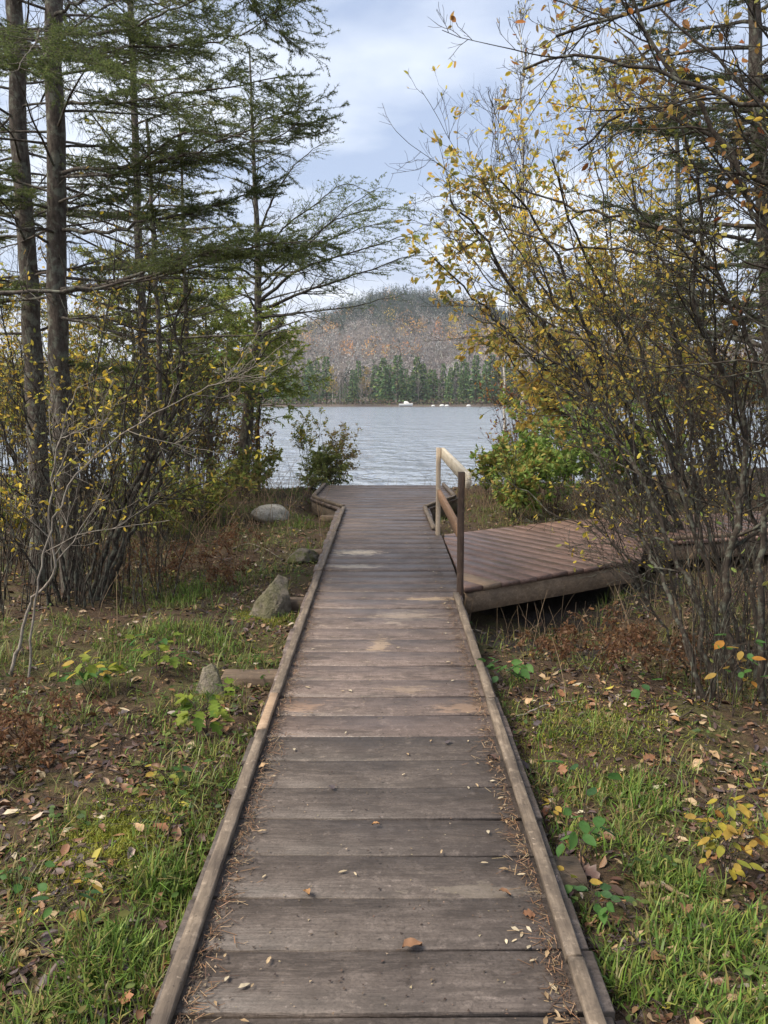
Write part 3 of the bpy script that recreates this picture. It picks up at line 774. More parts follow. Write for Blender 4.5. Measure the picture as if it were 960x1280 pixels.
while x < 175:
    dens = 0.35 + 1.3 * CLUMP[q % 400]
    y = 306 + r_.uniform(0, 20)
    k = r_.random()
    z = float(hz(x, y)) - 0.1
    if k < 0.70:
        s_, a_ = 0.38 + 0.92 * r_.random() ** 1.1, r_.uniform(0, 6.28)
        word = ('tall ' if s_ > 0.95 else 'middling ' if s_ > 0.68 else 'short ') + ('broad' if (a_ * 7.13) % 1.0 > 0.5 else 'slim')
        back = 'at the water edge' if y < 315 else 'in the back rank'
        place(cons[r_.integers(0, 5)], 'conifer_tree', (x, y, z), s_, a_, word + ' dark green conifer ' + back + ' of the far shore', 'tree', word + ' conifers ' + back + ' of the far shore')
    elif k < 0.93:
        kq, s_ = r_.integers(0, 3), r_.uniform(0.6, 1.1)
        word = ('tall ' if s_ > 0.85 else 'short ') + ('white trunked' if kq == 0 else 'grey')
        place(bares[kq], 'bare_tree', (x, y, z), s_, r_.uniform(0, 6.28), word + ' leafless tree among the conifers on the far shore', 'tree', word + ' bare trees on the far shore')
    else:
        place(yell, 'yellow_tree', (x, y, z), r_.uniform(0.7, 1.1), r_.uniform(0, 6.28), 'small tree with yellow leaves among the far shore conifers', 'tree', 'yellow trees on the far shore')
    x += r_.uniform(0.4, 1.4); q += 1
# low brush on the far bank and the woods on the hill: masses that nobody could count
mb = MB(); n = 9000
xs = r_.uniform(-180, 180, n); ys = r_.uniform(302, 309, n) + 0; zs = hz(xs, ys) + r_.random(n) ** 1.6 * 2.2
leaves(mb, np.stack([xs, ys, zs], 1), r_.normal(0, 1, (n, 3)), r_.uniform(0.4, 0.9, n), pal([(0.10, 0.065, 0.05), (0.14, 0.085, 0.06), (0.09, 0.08, 0.05), (0.16, 0.12, 0.08), (0.08, 0.11, 0.045), (0.11, 0.14, 0.05)], n, r_), LEAF4, r_)
tag(mb.build('shore_brush', 'farleaf'), 'brown brush along the far bank', None, None, 'stuff')

def hill_forest():
    r = np.random.default_rng(5)
    n = 15000
    xs = r.uniform(-420, 480, n); ys = 322 + (1010 - 322) * r.random(n) ** 0.75
    # only slopes facing the lake
    keep = np.abs(xs) < 0.52 * ys + 10
    xs, ys = xs[keep], ys[keep]
    zs = hz(xs, ys); n = len(xs)
    rel = zs / 90.0
    nz = fbm(xs * 0.012, ys * 0.012, 61); nz2 = fbm(xs * 0.03 + 7, ys * 0.03, 71)
    pcon = np.clip(0.05 + 3.4 * (rel - 0.60) + 2.2 * (nz - 0.47), 0.02, 0.92)
    pcon = np.where((ys < 400), 0.45, pcon)
    u = r.random(n)
    kind = np.where(u < pcon, 0, 1)
    warm = (nz2 > 0.45) & (rel > 0.25) & (r.random(n) < 0.55)
    kind = np.where((kind == 1) & warm, 2, kind)
    mb = MB()
    for kd, per, cols in ((0, 52, [(0.018, 0.036, 0.018), (0.024, 0.046, 0.022), (0.014, 0.028, 0.016)]), (1, 40, [(0.185, 0.17, 0.155), (0.23, 0.215, 0.20), (0.145, 0.13, 0.12), (0.26, 0.245, 0.235)]), (2, 40, [(0.55, 0.28, 0.07), (0.45, 0.20, 0.06), (0.60, 0.40, 0.07), (0.38, 0.21, 0.08)])):
        I = np.where(kind == kd)[0]; m = len(I)
        H = r.uniform(9, 17, m) if kd == 0 else r.uniform(9, 15, m)
        t = r.random((m, per)); a = r.uniform(0, 2 * pi, (m, per))
        if kd == 0:
            rad = (H * 0.27)[:, None] * (1.02 - t) * np.sqrt(r.random((m, per)))
            z = H[:, None] * (0.05 + 0.95 * t); sz = 1.3 * (1.25 - 0.7 * t)
        else:
            rad = (H * 0.33)[:, None] * np.sqrt(np.clip(1 - (1.7 * t - 0.75) ** 2, 0.03, 1)) * np.sqrt(r.random((m, per)))
            z = H[:, None] * (0.25 + 0.8 * t); sz = np.full((m, per), 1.15)
        p = np.stack([xs[I][:, None] + rad * np.cos(a), ys[I][:, None] + rad * np.sin(a), zs[I][:, None] + z], -1).reshape(-1, 3)
        tc_ = pal(cols, m, r, 0.42)
        c = np.repeat(tc_, per, 0) * (1 + r.uniform(-0.14, 0.14, (m * per, 1)))
        d = r.normal(0, 1, (m * per, 3))
        if kd > 0: d[:, 2] = np.abs(d[:, 2]) * 1.6
        tri = (np.array([[0, 0, 0], [0.5, 0.30, 0], [1, 0, 0]]), np.array([[0, 2, 1]]), None)
        leaves(mb, p, d, (sz * r.uniform(0.7, 1.4, (m, per))).ravel() * (1.35 if kd else 1.5), c, tri, r, 0.0, None, 1.0 if kd == 0 else 0.75)
    o = mb.build('hill_woods', 'farleaf')
    tag(o, 'mixed autumn woods covering the hill across the lake', None, None, 'stuff')
hill_forest()

# small boats and floats drawn up on the far bank
def far_boat(x, y, L, label, kind):
    mb = MB(); z = 0.15
    if kind == 'cabin':
        e = empty('boat', (x, y, z), label, 'boat')
        S = [(-0.5, 0.0, 0.02), (-0.48, 0.19, 0.2), (0.2, 0.2, 0.22), (0.5, 0.02, 0.3)]
        def hull(mb):
            st = np.linspace(-0.5, 0.5, 9); V = []
            for s_ in st:
                wd = 0.2 * (1 - max(0, (s_ + 0.05) / 0.56) ** 2.2) + 0.004; hh = 0.19 + 0.05 * max(0, s_) * 2
                V += [(s_, -wd, hh), (s_, -wd * 0.75, 0.05), (s_, 0, 0.0), (s_, wd * 0.75, 0.05), (s_, wd, hh)]
            Q = [[i * 5 + j, (i + 1) * 5 + j, (i + 1) * 5 + j + 1, i * 5 + j + 1] for i in range(8) for j in range(4)] + [[i * 5 + 4, (i + 1) * 5 + 4, (i + 1) * 5, i * 5] for i in range(8)]
            mb.add(np.array(V) * L + np.array([x, y, z]), quads=Q)
        hull(mb); mb.build('hull', 'boat_white', e, color=False)
        c = MB(); V = np.array([(-0.15, -0.14, 0.2), (0.28, -0.12, 0.22), (0.28, 0.12, 0.22), (-0.15, 0.14, 0.2), (-0.1, -0.11, 0.37), (0.1, -0.10, 0.37), (0.1, 0.10, 0.37), (-0.1, 0.11, 0.37)]) * L + np.array([x, y, z])
        c.add(V, quads=[[0, 1, 5, 4], [1, 2, 6, 5], [2, 3, 7, 6], [3, 0, 4, 7], [4, 5, 6, 7]]); c.build('cabin', 'boat_white', e, color=False)
        return e
    import bmesh
    st = np.linspace(-0.5, 0.5, 9); V = []
    for s_ in st:                                        # overturned skiff: rounded keel uppermost
        wd = 0.24 * (1 - (abs(s_) / 0.5) ** 3) + 0.01; hh = 0.34 * (1 - (abs(s_) / 0.5) ** 4) + 0.02
        V += [(s_, -wd, 0), (s_, -wd * 0.85, hh * 0.6), (s_, 0, hh), (s_, wd * 0.85, hh * 0.6), (s_, wd, 0)]
    Q = [[i * 5 + j, (i + 1) * 5 + j, (i + 1) * 5 + j + 1, i * 5 + j + 1] for i in range(8) for j in range(4)] + [[i * 5 + 4, (i + 1) * 5 + 4, (i + 1) * 5, i * 5] for i in range(8)]
    o = mb.add(np.array(V) * L + np.array([x, y, z]), quads=Q).build('skiff', 'boat_white', None, origin=(x, y, z), color=False)
    return tag(o, label, 'boat')
t = NT('boat_white'); M['boat_white'] = t.out(t.pbr((0.5, 0.5, 0.49), 0.6))
for (u, L, lab, kd) in ((507, 5.0, 'white cabin boat drawn up on the far bank', 'cabin'), (541, 1.5, 'single small white skiff just right of the cabin boat across the lake', 's'), (552, 2.0, 'longer white skiff lying end to end with another on the far bank', 's'), (558, 1.7, 'white skiff at the end of the pair on the far bank', 's'), (585, 1.8, 'lone white skiff farthest from the cabin boat across the lake', 's')):
    yy = 299.0
    far_boat((u - 480) / FPX * yy, yy, L, lab, kd)

# ================================================================== TREES AND SHRUBS
YEL = [(0.62, 0.45, 0.05), (0.55, 0.38, 0.05), (0.48, 0.41, 0.07), (0.64, 0.51, 0.08)]
GOLD = [(0.62, 0.44, 0.09), (0.56, 0.37, 0.08), (0.66, 0.52, 0.12), (0.50, 0.33, 0.09), (0.46, 0.41, 0.12)]
OLIVE = [(0.28, 0.27, 0.07), (0.36, 0.31, 0.08), (0.21, 0.23, 0.06), (0.40, 0.29, 0.09)]
RUST = [(0.28, 0.11, 0.035), (0.34, 0.16, 0.05), (0.22, 0.08, 0.03), (0.36, 0.22, 0.08)]
GREEN = [(0.20, 0.31, 0.07), (0.25, 0.36, 0.09), (0.32, 0.40, 0.11), (0.16, 0.25, 0.06)]
BROWN = [(0.12, 0.06, 0.03), (0.17, 0.085, 0.04), (0.09, 0.045, 0.025), (0.21, 0.12, 0.06)]
SPRUCE = [(0.09, 0.125, 0.04), (0.115, 0.15, 0.046), (0.15, 0.18, 0.056), (0.10, 0.125, 0.05)]
SPRUCE_L = [(0.21, 0.24, 0.075), (0.25, 0.26, 0.085), (0.17, 0.20, 0.075), (0.28, 0.26, 0.09)]
CEDAR = [(0.25, 0.31, 0.075), (0.30, 0.35, 0.09), (0.19, 0.25, 0.065), (0.36, 0.37, 0.10)]
def rad(k, r0, r1, p=0.8): return r0 + (r1 - r0) * np.linspace(0, 1, k) ** p

PENDING = []
def in_view(p):
    b = np.stack([p[:, 0], p[:, 1] * cos(TH) - (p[:, 2] - CZ) * sin(TH), -(p[:, 1] * sin(TH) + (p[:, 2] - CZ) * cos(TH))], 1)
    u, v = b[:, 0] / b[:, 1] * FPX + 480, b[:, 2] / b[:, 1] * FPX + 640
    return (u > -20) & (u < 980) & (v > -20) & (v < 1300)
def stem_part(root, path, r0, r1, seed, bark='alder_bark', n1=12, n2=5, n3=3, leafc=None, nleaf=0, lsize=(0.03, 0.05), l1=(0.25, 0.5), bias=(0, 0, 0.25), foliage=None, tleaf=(0.3, 1), t1=(0.25, 1), sides=8, wob=0.006, name='stem', twigr=0.0012, ang1=(25, 60), single=0.0):
    """one stem of a shrub with its side branches and twigs; leaves go to the foliage collector"""
    r = np.random.default_rng(seed)
    k = max(10, len(path) * 5)
    P = resample(path, k, wob, r)[None]; R = rad(k, r0, r1)[None]
    mb = MB(); tubes(mb, P, R, sides)
    P1, R1 = grow(P, R, n1, t1, ang1, l1, 8, 0.13, bias, 0.55, r=r, rmin=0.0022)
    tubes(mb, P1, R1, 5)
    P2, R2 = grow(P1, R1, n2, (0.12, 1), (25, 60), (0.3, 0.6), 6, 0.16, bias, 0.6, r=r, rmin=0.0016)
    tubes(mb, P2, R2, 4)
    P3, R3 = grow(P2, R2, n3, (0.15, 1), (25, 60), (0.35, 0.7), 4, 0.16, bias, 0.65, r=r, rmin=twigr)
    tubes(mb, P3, R3, 3)
    o = mb.build(name, bark, root, origin=path[0], smooth=True, color=False)
    if foliage is not None and nleaf:
        for PP, f in ((P3, 1.0), (P2, 0.6)):
            if len(PP) == 0: continue
            cnt = r.poisson(nleaf * f, len(PP))
            pos, d = along(PP, cnt, tleaf, r)
            d = nrm(d + r.normal(0, 0.6, d.shape))
            sz = r.uniform(lsize[0], lsize[1], len(pos))
            if single:                               # leaves big enough to pick apart: made as parts further down
                k_ = in_view(pos) & (r.random(len(pos)) < single)
                PENDING.extend((root, pos[q], nrm(d[q] + np.array([0, 0, -0.5])), sz[q]) for q in np.where(k_)[0])
                pos, d, sz = pos[~k_], d[~k_], sz[~k_]
            leaves(foliage, pos, d, sz, pal(leafc, len(pos), r), LEAF6, r, 0.35)
    return o
def pth(l):
    return np.array([px(u, v, d) for (u, v, d) in l])
def root_at(p):
    return (p[0], p[1], float(gz(p[0], p[1])) - 0.03)

# ---- the bare alder thicket on the right
def shrub_from(name, label, cat, paths, base, seed, bark, leafc, group=None, radii=None, **kw):
    root = empty(name, root_at(base), label, cat, group)
    fol = MB()
    for i, p in enumerate(paths):
        P = pth(p)
        P[0] = [P[0][0], P[0][1], float(gz(P[0][0], P[0][1])) - 0.04]
        r0 = radii[i] if radii else 0.016
        kk = dict(kw)
        stem_part(root, P, r0, max(0.003, r0 * 0.22), seed + i, bark, leafc=leafc, foliage=fol, **kk)
    if fol.n: tag(fol.build('foliage', 'leaf', root), kind='stuff')
    return root
A_paths = [
    [(885, 884, 4.4), (845, 770, 4.5), (800, 668, 4.7), (757, 590, 4.9), (720, 535, 5.1), (680, 470, 5.3), (620, 400, 5.4)],
    [(897, 884, 4.45), (872, 760, 4.5), (822, 640, 4.6), (770, 545, 4.8), (730, 478, 5.0), (650, 425, 5.1), (585, 395, 5.2)],
    [(925, 880, 4.5), (907, 740, 4.5), (930, 600, 4.5), (925, 500, 4.5), (895, 450, 4.5), (868, 390, 4.5), (870, 318, 4.5), (880, 262, 4.5), (850, 150, 4.4), (840, 60, 4.3)],
    [(915, 870, 4.6), (862, 640, 4.8), (805, 505, 5.0), (745, 435, 5.1), (690, 402, 5.2), (610, 350, 5.3), (575, 300, 5.4)],
    [(945, 870, 4.7), (940, 660, 4.8), (900, 480, 4.8), (850, 340, 4.9), (780, 310, 5.0), (700, 308, 5.1), (640, 285, 5.2), (590, 240, 5.2)],
    [(955, 884, 4.3), (950, 700, 4.3), (975, 560, 4.3), (940, 440, 4.3), (890, 330, 4.3), (830, 285, 4.3), (790, 275, 4.4), (730, 266, 4.5), (650, 235, 4.6)],
    [(872, 840, 4.9), (800, 730, 4.9), (752, 668, 5.0), (690, 642, 5.1), (625, 590, 5.3)],
    [(905, 860, 4.9), (880, 700, 5.0), (845, 560, 5.1), (800, 440, 5.2), (770, 340, 5.3), (745, 220, 5.3), (735, 120, 5.2)],
    [(935, 850, 5.0), (885, 660, 5.2), (840, 540, 5.3), (760, 440, 5.4), (690, 370, 5.5), (640, 300, 5.6), (600, 220, 5.6)],
    [(880, 860, 4.6), (835, 720, 4.7), (790, 600, 4.8), (765, 520, 4.9), (755, 420, 5.0), (760, 330, 5.0)],
    [(965, 850, 5.0), (900, 600, 5.1), (830, 450, 5.2), (740, 360, 5.3), (660, 330, 5.4)],
]
shrub_from('alder_shrub', 'tall bare many stemmed shrub with arching dark branches beside the side deck', 'shrub', A_paths, px(915, 870, 4.6), 300, 'alder_bark', OLIVE + YEL,
           radii=[0.017, 0.018, 0.026, 0.016, 0.018, 0.022, 0.009, 0.014, 0.016, 0.010, 0.014], n1=21, n2=7, n3=4, nleaf=0.15, lsize=(0.025, 0.045), l1=(0.15, 0.36), ang1=(20, 55), wob=0.012)
# thin upright suckers round its foot
root = empty('sucker_clump', root_at(px(905, 870, 4.5)), 'dense tuft of thin upright grey shoots at the foot of the bare thicket', 'shrub')
r_ = np.random.default_rng(4)
mb = MB(); fol = MB()
for i in range(95):
    b = px(r_.uniform(860, 1030), 880, r_.uniform(4.2, 5.4)); b[2] = float(gz(b[0], b[1])) - 0.03
    h = r_.uniform(0.35, 1.5); lean = r_.normal(-0.05, 0.22, 2)
    P = resample([b, b + np.array([lean[0] * h * 0.4, lean[1] * h * 0.4, h * 0.55]), b + np.array([lean[0] * h, lean[1] * h, h])], 8, 0.008, r_)[None]
    R = rad(8, r_.uniform(0.003, 0.0065), 0.0015)[None]
    mb = MB(); tubes(mb, P, R, 4)
    P1, R1 = grow(P, R, 4, (0.3, 1), (20, 55), (0.2, 0.5), 5, 0.15, (0, 0, 0.2), 0.6, r=r_, rmin=0.0013); tubes(mb, P1, R1, 3)
    mb.build('shoot', 'alder_bark', root, origin=b, smooth=True, color=False)
    if r_.random() < 0.35:
        pos, d = along(P1, 1, (0.5, 1), r_); leaves(fol, pos, d, r_.uniform(0.025, 0.045, len(pos)), pal(OLIVE + GREEN, len(pos), r_), LEAF6, r_)
tag(fol.build('foliage', 'leaf', root), kind='stuff')

# ---- overhead boughs with rusty leaves (tree just outside the frame on the right)
B_paths = [
    [(1100, 900, 3.6), (1080, 500, 3.6), (1010, 250, 3.7), (930, 215, 3.8), (860, 110, 3.9), (810, 40, 4.0), (780, -30, 4.0)],
    [(1110, 900, 3.5), (1090, 450, 3.5), (1000, 170, 3.6), (900, 120, 3.7), (800, 85, 3.8), (720, 70, 3.9), (655, 90, 4.0)],
    [(1120, 900, 3.7), (1100, 400, 3.7), (1020, 60, 3.8), (940, -10, 3.9), (850, 0, 4.0), (740, 30, 4.1), (700, 45, 4.1)],
    [(1115, 900, 3.9), (1080, 420, 4.0), (1010, 200, 4.1), (950, 130, 4.2), (880, 60, 4.3), (820, 10, 4.4)],
    [(1105, 900, 3.8), (1060, 560, 3.9), (990, 380, 4.0), (935, 250, 4.1), (900, 180, 4.2), (845, 150, 4.3), (780, 140, 4.4), (720, 190, 4.5)],
]
shrub_from('beech_tree', 'overhanging boughs with rust and yellow leaves reaching in above the thicket', 'tree', B_paths, px(1100, 900, 3.65), 340, 'alder_bark', RUST + OLIVE + YEL,
           radii=[0.03, 0.026, 0.03, 0.024, 0.026], n1=18, n2=6, n3=4, nleaf=0.45, lsize=(0.028, 0.055), l1=(0.16, 0.3), t1=(0.45, 1), wob=0.01, tleaf=(0.5, 1), single=0.75)

# ---- yellow willow behind the alder, reaching left over the lake view
C_paths = [
    [(860, 690, 9.0), (790, 560, 8.9), (730, 470, 8.6), (690, 420, 8.4), (640, 360, 8.1), (600, 290, 7.8), (560, 250, 7.6)],
    [(870, 690, 9.2), (800, 540, 9.0), (740, 430, 8.6), (700, 330, 8.4), (660, 260, 8.2), (620, 220, 8.0)],
    [(850, 690, 9.0), (780, 570, 8.8), (700, 480, 8.6), (640, 420, 8.3), (580, 360, 8.0), (540, 320, 7.8)],
    [(880, 690, 9.1), (820, 520, 9.1), (760, 380, 8.9), (710, 270, 8.6), (690, 200, 8.4)],
    [(870, 690, 9.3), (770, 520, 9.1), (690, 440, 9.0), (620, 330, 8.6), (575, 270, 8.4)],
    [(875, 690, 9.3), (860, 500, 9.3), (830, 380, 9.2), (800, 280, 9.1), (790, 220, 9.0)],
    [(865, 690, 9.1), (760, 560, 9.0), (680, 500, 8.9), (640, 450, 8.8), (610, 420, 8.7)],
]
shrub_from('willow_tree', 'leaning willow with golden yellow leaves arching toward the lake view', 'tree', C_paths, px(868, 690, 9.1), 387, 'dark_bark', GOLD + OLIVE,
           radii=[0.04, 0.035, 0.03, 0.035, 0.03, 0.035, 0.024], n1=15, n2=6, n3=3, nleaf=2.0, lsize=(0.05, 0.085), l1=(0.12, 0.25), t1=(0.4, 1), bias=(-0.15, 0, -0.05), wob=0.015)

# ---- generic shrubs and saplings
def shrub(name, label, cat, base, h, spread, nst, seed, bark, leafc, nleaf, lsize, r0=0.012, n1=9, n2=4, n3=3, group=None, lean=(0, 0), t1=(0.25, 1), fm='leaf', l1=(0.25, 0.5), hidden_root=0.04):
    r = np.random.default_rng(seed)
    base = np.array([base[0], base[1], float(gz(base[0], base[1]))])
    root = empty(name, base - np.array([0, 0, 0.03]), label, cat, group); fol = MB()
    for i in range(nst):
        a = r.uniform(0, 2 * pi); s = spread * math.sqrt(r.random()); hh = h * r.uniform(0.65, 1.05)
        b = base + np.array([cos(a), sin(a), 0]) * 0.12 * spread * r.uniform(0.3, 1); b[2] = float(gz(b[0], b[1])) - hidden_root
        top = base + np.array([cos(a) * s + lean[0] * hh, sin(a) * s + lean[1] * hh, hh])
        mid = b * 0.55 + top * 0.45 + np.array([cos(a), sin(a), 0]) * s * r.uniform(-0.2, 0.15)
        stem_part(root, [b, mid, top], r0 * r.uniform(0.6, 1.1), 0.002, seed * 31 + i, bark, n1, n2, n3, leafc, nleaf, lsize, foliage=fol, sides=5, t1=t1, l1=l1)
    if fol.n: tag(fol.build('foliage', fm, root), kind='stuff')
    return root
# leafy green shrubs between deck and lake
for (u, Y, h, sp, n, sd, lc, lab) in (
        (690, 11.0, 1.15, 0.65, 9, 11, GREEN, 'leafy bright green shrub behind the side deck'),
        (742, 11.3, 1.2, 0.6, 9, 12, GREEN, 'round green shrub at the back edge of the side deck'),
        (640, 10.7, 0.85, 0.6, 8, 13, GREEN + OLIVE, 'loose yellow green shrub between landing and side deck'),
        (612, 12.2, 0.85, 0.6, 8, 14, GREEN + OLIVE, 'thin olive shrub near the water beyond the handrail'),
        (665, 12.6, 1.3, 0.8, 8, 16, GREEN + OLIVE, 'tall loose green shrub on the bank behind the low shrubs'),
        (800, 11.8, 1.5, 0.8, 8, 15, GREEN + OLIVE, 'dark green shrub under the golden willow')):
    shrub('leafy_shrub', lab, 'shrub', (px(u, 640, Y)[0], Y), h, sp, n, sd, 'twig', lc, 2.3, (0.055, 0.09), 0.009, 8, 4, 3, 'shrubs behind the side deck')
for (u, Y, h, sp, n, sd, lc, nl, lab) in (
        (650, 16.6, 2.0, 0.8, 9, 21, RUST + BROWN, 0.10, 'bare reddish shrub with a few rust leaves at the shore'),
        (690, 16.2, 2.7, 0.9, 9, 22, YEL + RUST, 0.15, 'tall thin shrub with scattered yellow leaves at the shore'),
        (710, 15.6, 3.2, 1.0, 10, 23, YEL + OLIVE, 0.35, 'yellow leaved shrub growing behind the green shrubs'),
        (765, 15.5, 3.8, 1.1, 11, 24, GOLD + YEL, 0.9, 'dense golden shrub on the shore behind the thicket'),
        (840, 14.8, 4.2, 1.3, 11, 25, GOLD + YEL + OLIVE, 0.9, 'tall gold and olive shrub deep in the right hand woods'),
        (920, 14.0, 4.0, 1.3, 11, 26, OLIVE + BROWN, 0.5, 'olive brown shrub standing past the far end of the side deck'),
        (880, 12.2, 2.6, 1.0, 12, 27, BROWN + OLIVE, 0.35, 'brown twiggy shrub on the far side of the deck'),
        (960, 11.6, 2.8, 1.0, 12, 28, BROWN + OLIVE, 0.25, 'bare brown shrub close to the second length of deck')):
    shrub('shore_shrub', lab, 'shrub', (px(u, 640, Y)[0], Y), h, sp, n, sd, 'twig', lc, nl * 2.2, (0.05, 0.09), 0.016, 10, 5, 3, 'shrubs on the right shore', (-0.22, 0))
shrub('gold_tree', 'young tree with a full golden crown rising behind the thicket', 'tree', (px(790, 640, 12.8)[0], 12.8), 6.2, 1.7, 8, 29, 'dark_bark', GOLD + YEL, 0.9, (0.07, 0.11), 0.035, 13, 6, 4, None, (-0.22, 0), (0.4, 1), 'leaf', (0.2, 0.4))
shrub('gold_tree', 'broad amber leaved tree farther right behind the thicket', 'tree', (px(900, 640, 13.6)[0], 13.6), 7.0, 1.9, 8, 30, 'dark_bark', GOLD + YEL, 0.5, (0.07, 0.11), 0.035, 13, 6, 4, None, (-0.22, 0), (0.35, 1), 'leaf', (0.2, 0.4))

shrub('twiggy_shrub', 'leafless twiggy shrub hiding the bend of the side deck', 'shrub', (px(812, 760, 6.8)[0], 6.8), 1.15, 0.5, 12, 33, 'alder_bark', OLIVE + YEL, 0.12, (0.03, 0.05), 0.007, 8, 5, 3, None, (-0.15, 0))
shrub('twiggy_shrub', 'leafless brown shrub leaning on the far length of side deck', 'shrub', (px(905, 760, 7.2)[0], 7.2), 1.3, 0.55, 12, 34, 'alder_bark', OLIVE + YEL, 0.12, (0.03, 0.05), 0.008, 8, 5, 3, None, (-0.15, 0))
# thin birches rising above the willow
def birch(label, u, Y, h, seed, lean=0.0, leafc=YEL, nleaf=0.5, r0=0.06):
    r = np.random.default_rng(seed)
    x = px(u, 480, Y)[0]; b = np.array([x, Y, float(gz(x, Y)) - 0.05])
    root = empty('birch_tree', b, label, 'tree')
    path = [b, b + np.array([lean * 0.3, 0, h * 0.4]), b + np.array([lean, 0, h])]
    P = resample(path, 18, 0.03, r)[None]; R = rad(18, r0, 0.008, 0.9)[None]
    mb = MB(); tubes(mb, P, R, 8); mb.build('trunk', 'birch', root, smooth=True, color=False)
    br = MB(); fol = MB()
    P1, R1 = grow(P, R, 40, (0.30, 0.98), (16, 34), (0.09, 0.17), 8, 0.06, (0, 0, 0.5), 0.4, r=r, rmin=0.006); tubes(br, P1, R1, 4)
    P2, R2 = grow(P1, R1, 7, (0.2, 1), (20, 40), (0.3, 0.6), 6, 0.09, (0, 0, 0.3), 0.6, r=r, rmin=0.004); tubes(br, P2, R2, 3)
    P3, R3 = grow(P2, R2, 3, (0.2, 1), (20, 45), (0.35, 0.7), 4, 0.1, (0, 0, 0.1), 0.6, r=r, rmin=0.003); tubes(br, P3, R3, 3)
    br.build('branch', 'twig', root, smooth=True, color=False)
    pos, d = along(P3, r.poisson(nleaf, len(P3)), (0.4, 1), r)
    leaves(fol, pos, d, r.uniform(0.05, 0.09, len(pos)), pal(leafc, len(pos), r), LEAF6, r); tag(fol.build('foliage', 'leaf', root), kind='stuff')
    return root
def m_birch():
    t = NT('birch_white_bark'); p = t.pos()
    b = t.noise(t.mapv(p, (3, 3, 14)), 2.2, 4, 0.6)
    c = t.ramp(b, [(0.36, (0.07, 0.06, 0.05)), (0.46, (0.5, 0.47, 0.42)), (0.7, (0.62, 0.6, 0.55))])
    return t.out(t.pbr(c, 0.8, None, 0.2))
M['birch'] = m_birch()
birch('slender white birch with thin yellow top rising above the willow', 657, 17.2, 9.2, 51, -0.25, YEL + OLIVE, 0.35)
birch('thin birch sapling with few leaves beside the white birch', 628, 17.6, 6.5, 52, 0.2, YEL, 0.2, 0.035)

# ---- conifers
def conifer(name, label, path, r0, r1, seed, nb, L, tz=(0.15, 0.98), cols=SPRUCE, az=None, droop=-0.3, nl=0.016, nw=0.0022, per=(26, 24), n2=26, n3=5, bark='spruce_bark', dead=0.0, lprofile=None, deadfol=0.0, rise=(65, 95), l2=(0.16, 0.32), cat='tree', group=None, planar=0.16, fm='needle', rbr=0.35, sides=10):
    r = np.random.default_rng(seed)
    k = 26
    P = resample(path, k, 0.006, r); R = rad(k, r0, r1, 0.55 if 'hemlock' in name else 0.9)
    root = empty(name, path[0], label, cat, group)
    mb = MB(); tubes(mb, P[None], R[None], sides); mb.build('trunk', bark, root, smooth=True, color=False)
    # main boughs
    m = nb
    t = np.sort(r.uniform(tz[0], tz[1], m)); a = np.arange(m) * 2.399 + r.uniform(-0.4, 0.4, m)
    if az is not None: a = r.uniform(az[0], az[1], m)
    f = t * (k - 1); i = np.minimum(f.astype(int), k - 2); u = (f - i)[:, None]
    pos = P[i] * (1 - u) + P[i + 1] * u; rr = R[i]
    prof = (1 - t) ** 0.7 if lprofile is None else lprofile(t)
    LL = L * prof * r.uniform(0.65, 1.1, m)
    el = np.radians(90 - r.uniform(rise[0], rise[1], m))
    d = np.stack([np.sin(a) * np.cos(el), np.cos(a) * np.cos(el), np.sin(el)], 1)
    kk = 10; Q = np.empty((m, kk, 3)); Q[:, 0] = pos
    for j in range(1, kk):
        d = nrm(d + r.normal(0, 0.05, (m, 3)) + np.array([0, 0, droop]) / kk * (1 if j < kk * 0.6 else -0.9))
        Q[:, j] = Q[:, j - 1] + d * (LL / (kk - 1))[:, None]
    BR = np.minimum(rr * rbr, 0.028)[:, None] * np.linspace(1, 0.18, kk)[None]; BR = np.maximum(BR, 0.002)
    live = r.random(m) >= dead
    for b in range(m):                               # every bough is a part, its needles a sub-part
        br = MB(); Qb, Rb = Q[b:b + 1], BR[b:b + 1]; tubes(br, Qb, Rb, 5)
        if live[b]:
            P2, R2 = grow(Qb, Rb, n2, (0.22, 1.0), (40, 65), l2, 6, 0.07, (0, 0, -0.12), 0.45, planar, r, 0.55, 0.0018); tubes(br, P2, R2, 3)
            P3, R3 = grow(P2, R2, n3, (0.15, 1.0), (35, 60), (0.3, 0.55), 4, 0.08, (0, 0, -0.05), 0.6, planar, r, 0.4, 0.0014); tubes(br, P3, R3, 3)
        else:
            P2, R2 = grow(Qb, Rb, 12, (0.2, 1.0), (35, 70), (0.15, 0.4), 5, 0.12, (0, 0, -0.2), 0.4, False, r, 0.4, 0.0016); tubes(br, P2, R2, 3)
            P3, R3 = grow(P2, R2, 4, (0.2, 1.0), (35, 70), (0.2, 0.6), 4, 0.15, (0, 0, -0.2), 0.5, False, r, 0.4, 0.0014); tubes(br, P3, R3, 3)
        ob = br.build('bough', bark, root, origin=Q[b, 0], smooth=True, color=False)
        if live[b]:
            fol = MB(); needles(fol, P2, per[0], nl, nw, cols, r); needles(fol, P3, per[1], nl, nw, cols, r); needles(fol, Qb, per[0] * 2, nl, nw, cols, r, t=(0.7, 1))
            tag(fol.build('needle_spray', fm, ob), kind='stuff')
    return root, P, R
